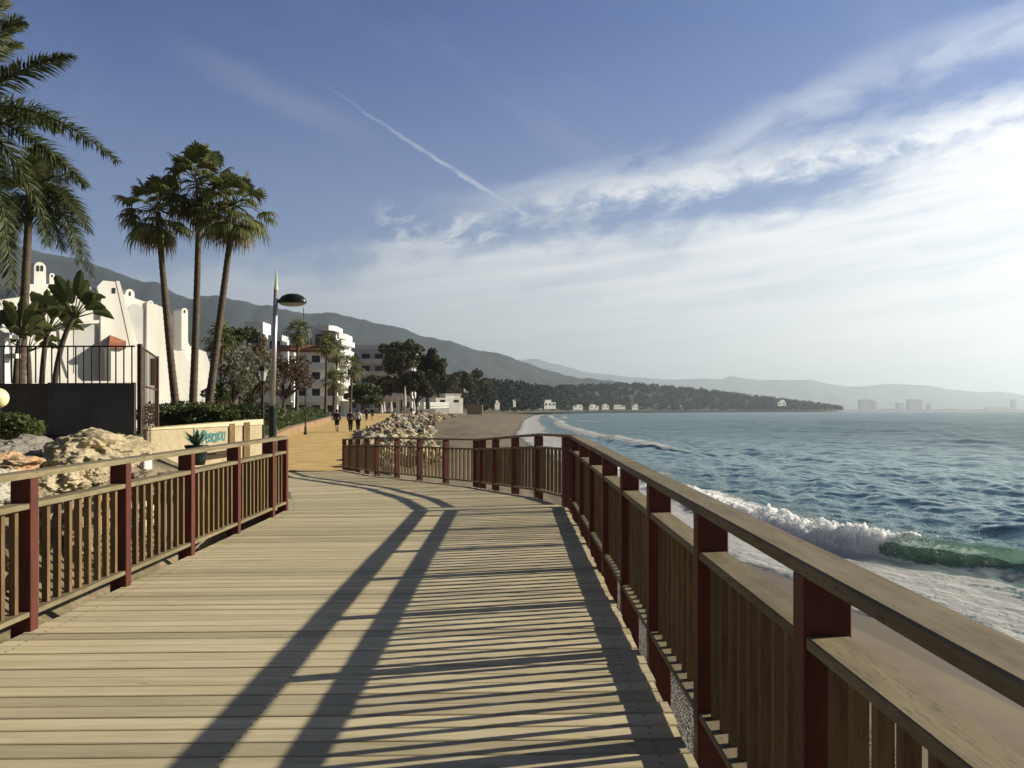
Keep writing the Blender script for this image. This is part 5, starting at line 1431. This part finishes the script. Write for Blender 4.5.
for i in range(2300):
    px = 436 + 406*g.random()**.9; t = g.random()**.8; d0 = np.interp(px, _hp, _hd); d1 = d0*1.16 + 60
    if px > 815 and g.random() < .35: continue
    dd = d0 + 4 + (d1-d0)*t; tp = (HY-np.interp(px, _hp, _ht))/F*d1 - np.interp(d0, [300, 900, 2300], [8, 11, 15])
    zt = lerp(.8, max(tp, 1.2), float(sstep(0, .7, t*.7)))
    Hh = np.interp(d0, [300, 900, 2300], [8, 11, 15])*g.uniform(.55, 1.12); w = Hh*g.uniform(.28, .5)
    if t < .06: Hh *= .65
    x = (px-HX)/F*dd
    CN.append((x, dd, zt+Hh*.62, w, w, Hh*.36)); 
    if g.random() < .6: CN.append((x+g.normal()*w*.6, dd+g.normal()*w*.6, zt+Hh*.45, w*.7, w*.7, Hh*.28))
CN = np.array(CN)
nn = 46; n = len(CN)*nn; C_ = np.repeat(CN, nn, 0)
d = g.normal(size=(n, 3)); d /= np.linalg.norm(d, axis=1)[:, None]; p = C_[:, :3] + d*C_[:, 3:6]*(.6+.45*g.random(n)**.5)[:, None]
t = g.normal(size=(n, 3)); t /= np.linalg.norm(t, axis=1)[:, None]; b_ = np.cross(t, g.normal(size=(n, 3))); b_ /= np.linalg.norm(b_, axis=1)[:, None]
s = (C_[:, 3]*.30*g.uniform(.6, 1.3, n))[:, None]
V = np.stack([p-t*s, p+b_*s*.7, p+t*s, p-b_*s*.7], 1).reshape(-1, 3)
tone = np.repeat(g.random(len(CN)), nn)*.6 + g.random(n)*.4
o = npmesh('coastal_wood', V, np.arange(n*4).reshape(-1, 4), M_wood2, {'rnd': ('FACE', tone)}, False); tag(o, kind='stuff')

# --- faint town across the bay
M_town = simple('town_wall', (.52, .52, .52), rough=.9)
for i, (x0, x1, py, y, lab) in enumerate(((860, 872, 399.5, 7200, 'faint wide tower block across the bay, leftmost of the hazy town'), (874, 877, 401, 7300, 'faint slim block beside the wide one across the bay'), (898, 905, 403, 7600, 'faint low block in the middle of the hazy town'),
        (908, 924, 399.8, 7400, 'faint long block across the bay, largest of the hazy town'), (929, 931, 404, 7700, 'faint small block right of the long one'), (1013, 1017, 400, 8200, 'faint single tower near the right end of the far shore'), (985, 1010, 407, 8400, 'faint low sheds along the far shore under the single tower'))):
    a, b_ = at(x0, 410.4, y), at(x1, py, y); t = thing('tower_block', lab, 'building', ((a.x+b_.x)/2, y, ZS), 'hazy town across the bay')
    t.rotation_euler = (0, 0, R(17)); m = MB(); m.box(a.x, b_.x, y, y+40, ZS, b_.z); m.build('wall', M_town, t)
    m = MB(); m.box(lerp(a.x, b_.x, .2), lerp(a.x, b_.x, .8), y+5, y+35, b_.z+.02, b_.z+4); m.build('roof', M_town, t)
a0, a1 = -260, 8000
V = []; 
for k in range(60):
    px = lerp(820, 1300, k/59); V += [((px-HX)/F*6800, 6800, ZS-1), ((px-HX)/F*6900, 6900, ZS+9+5*math.sin(k*1.7)), ((px-HX)/F*9800, 9800, ZS+22+9*math.sin(k*.9))]
o = npmesh('far_shore', V, gridquads(60, 3), M_under); tag(o, kind='structure')
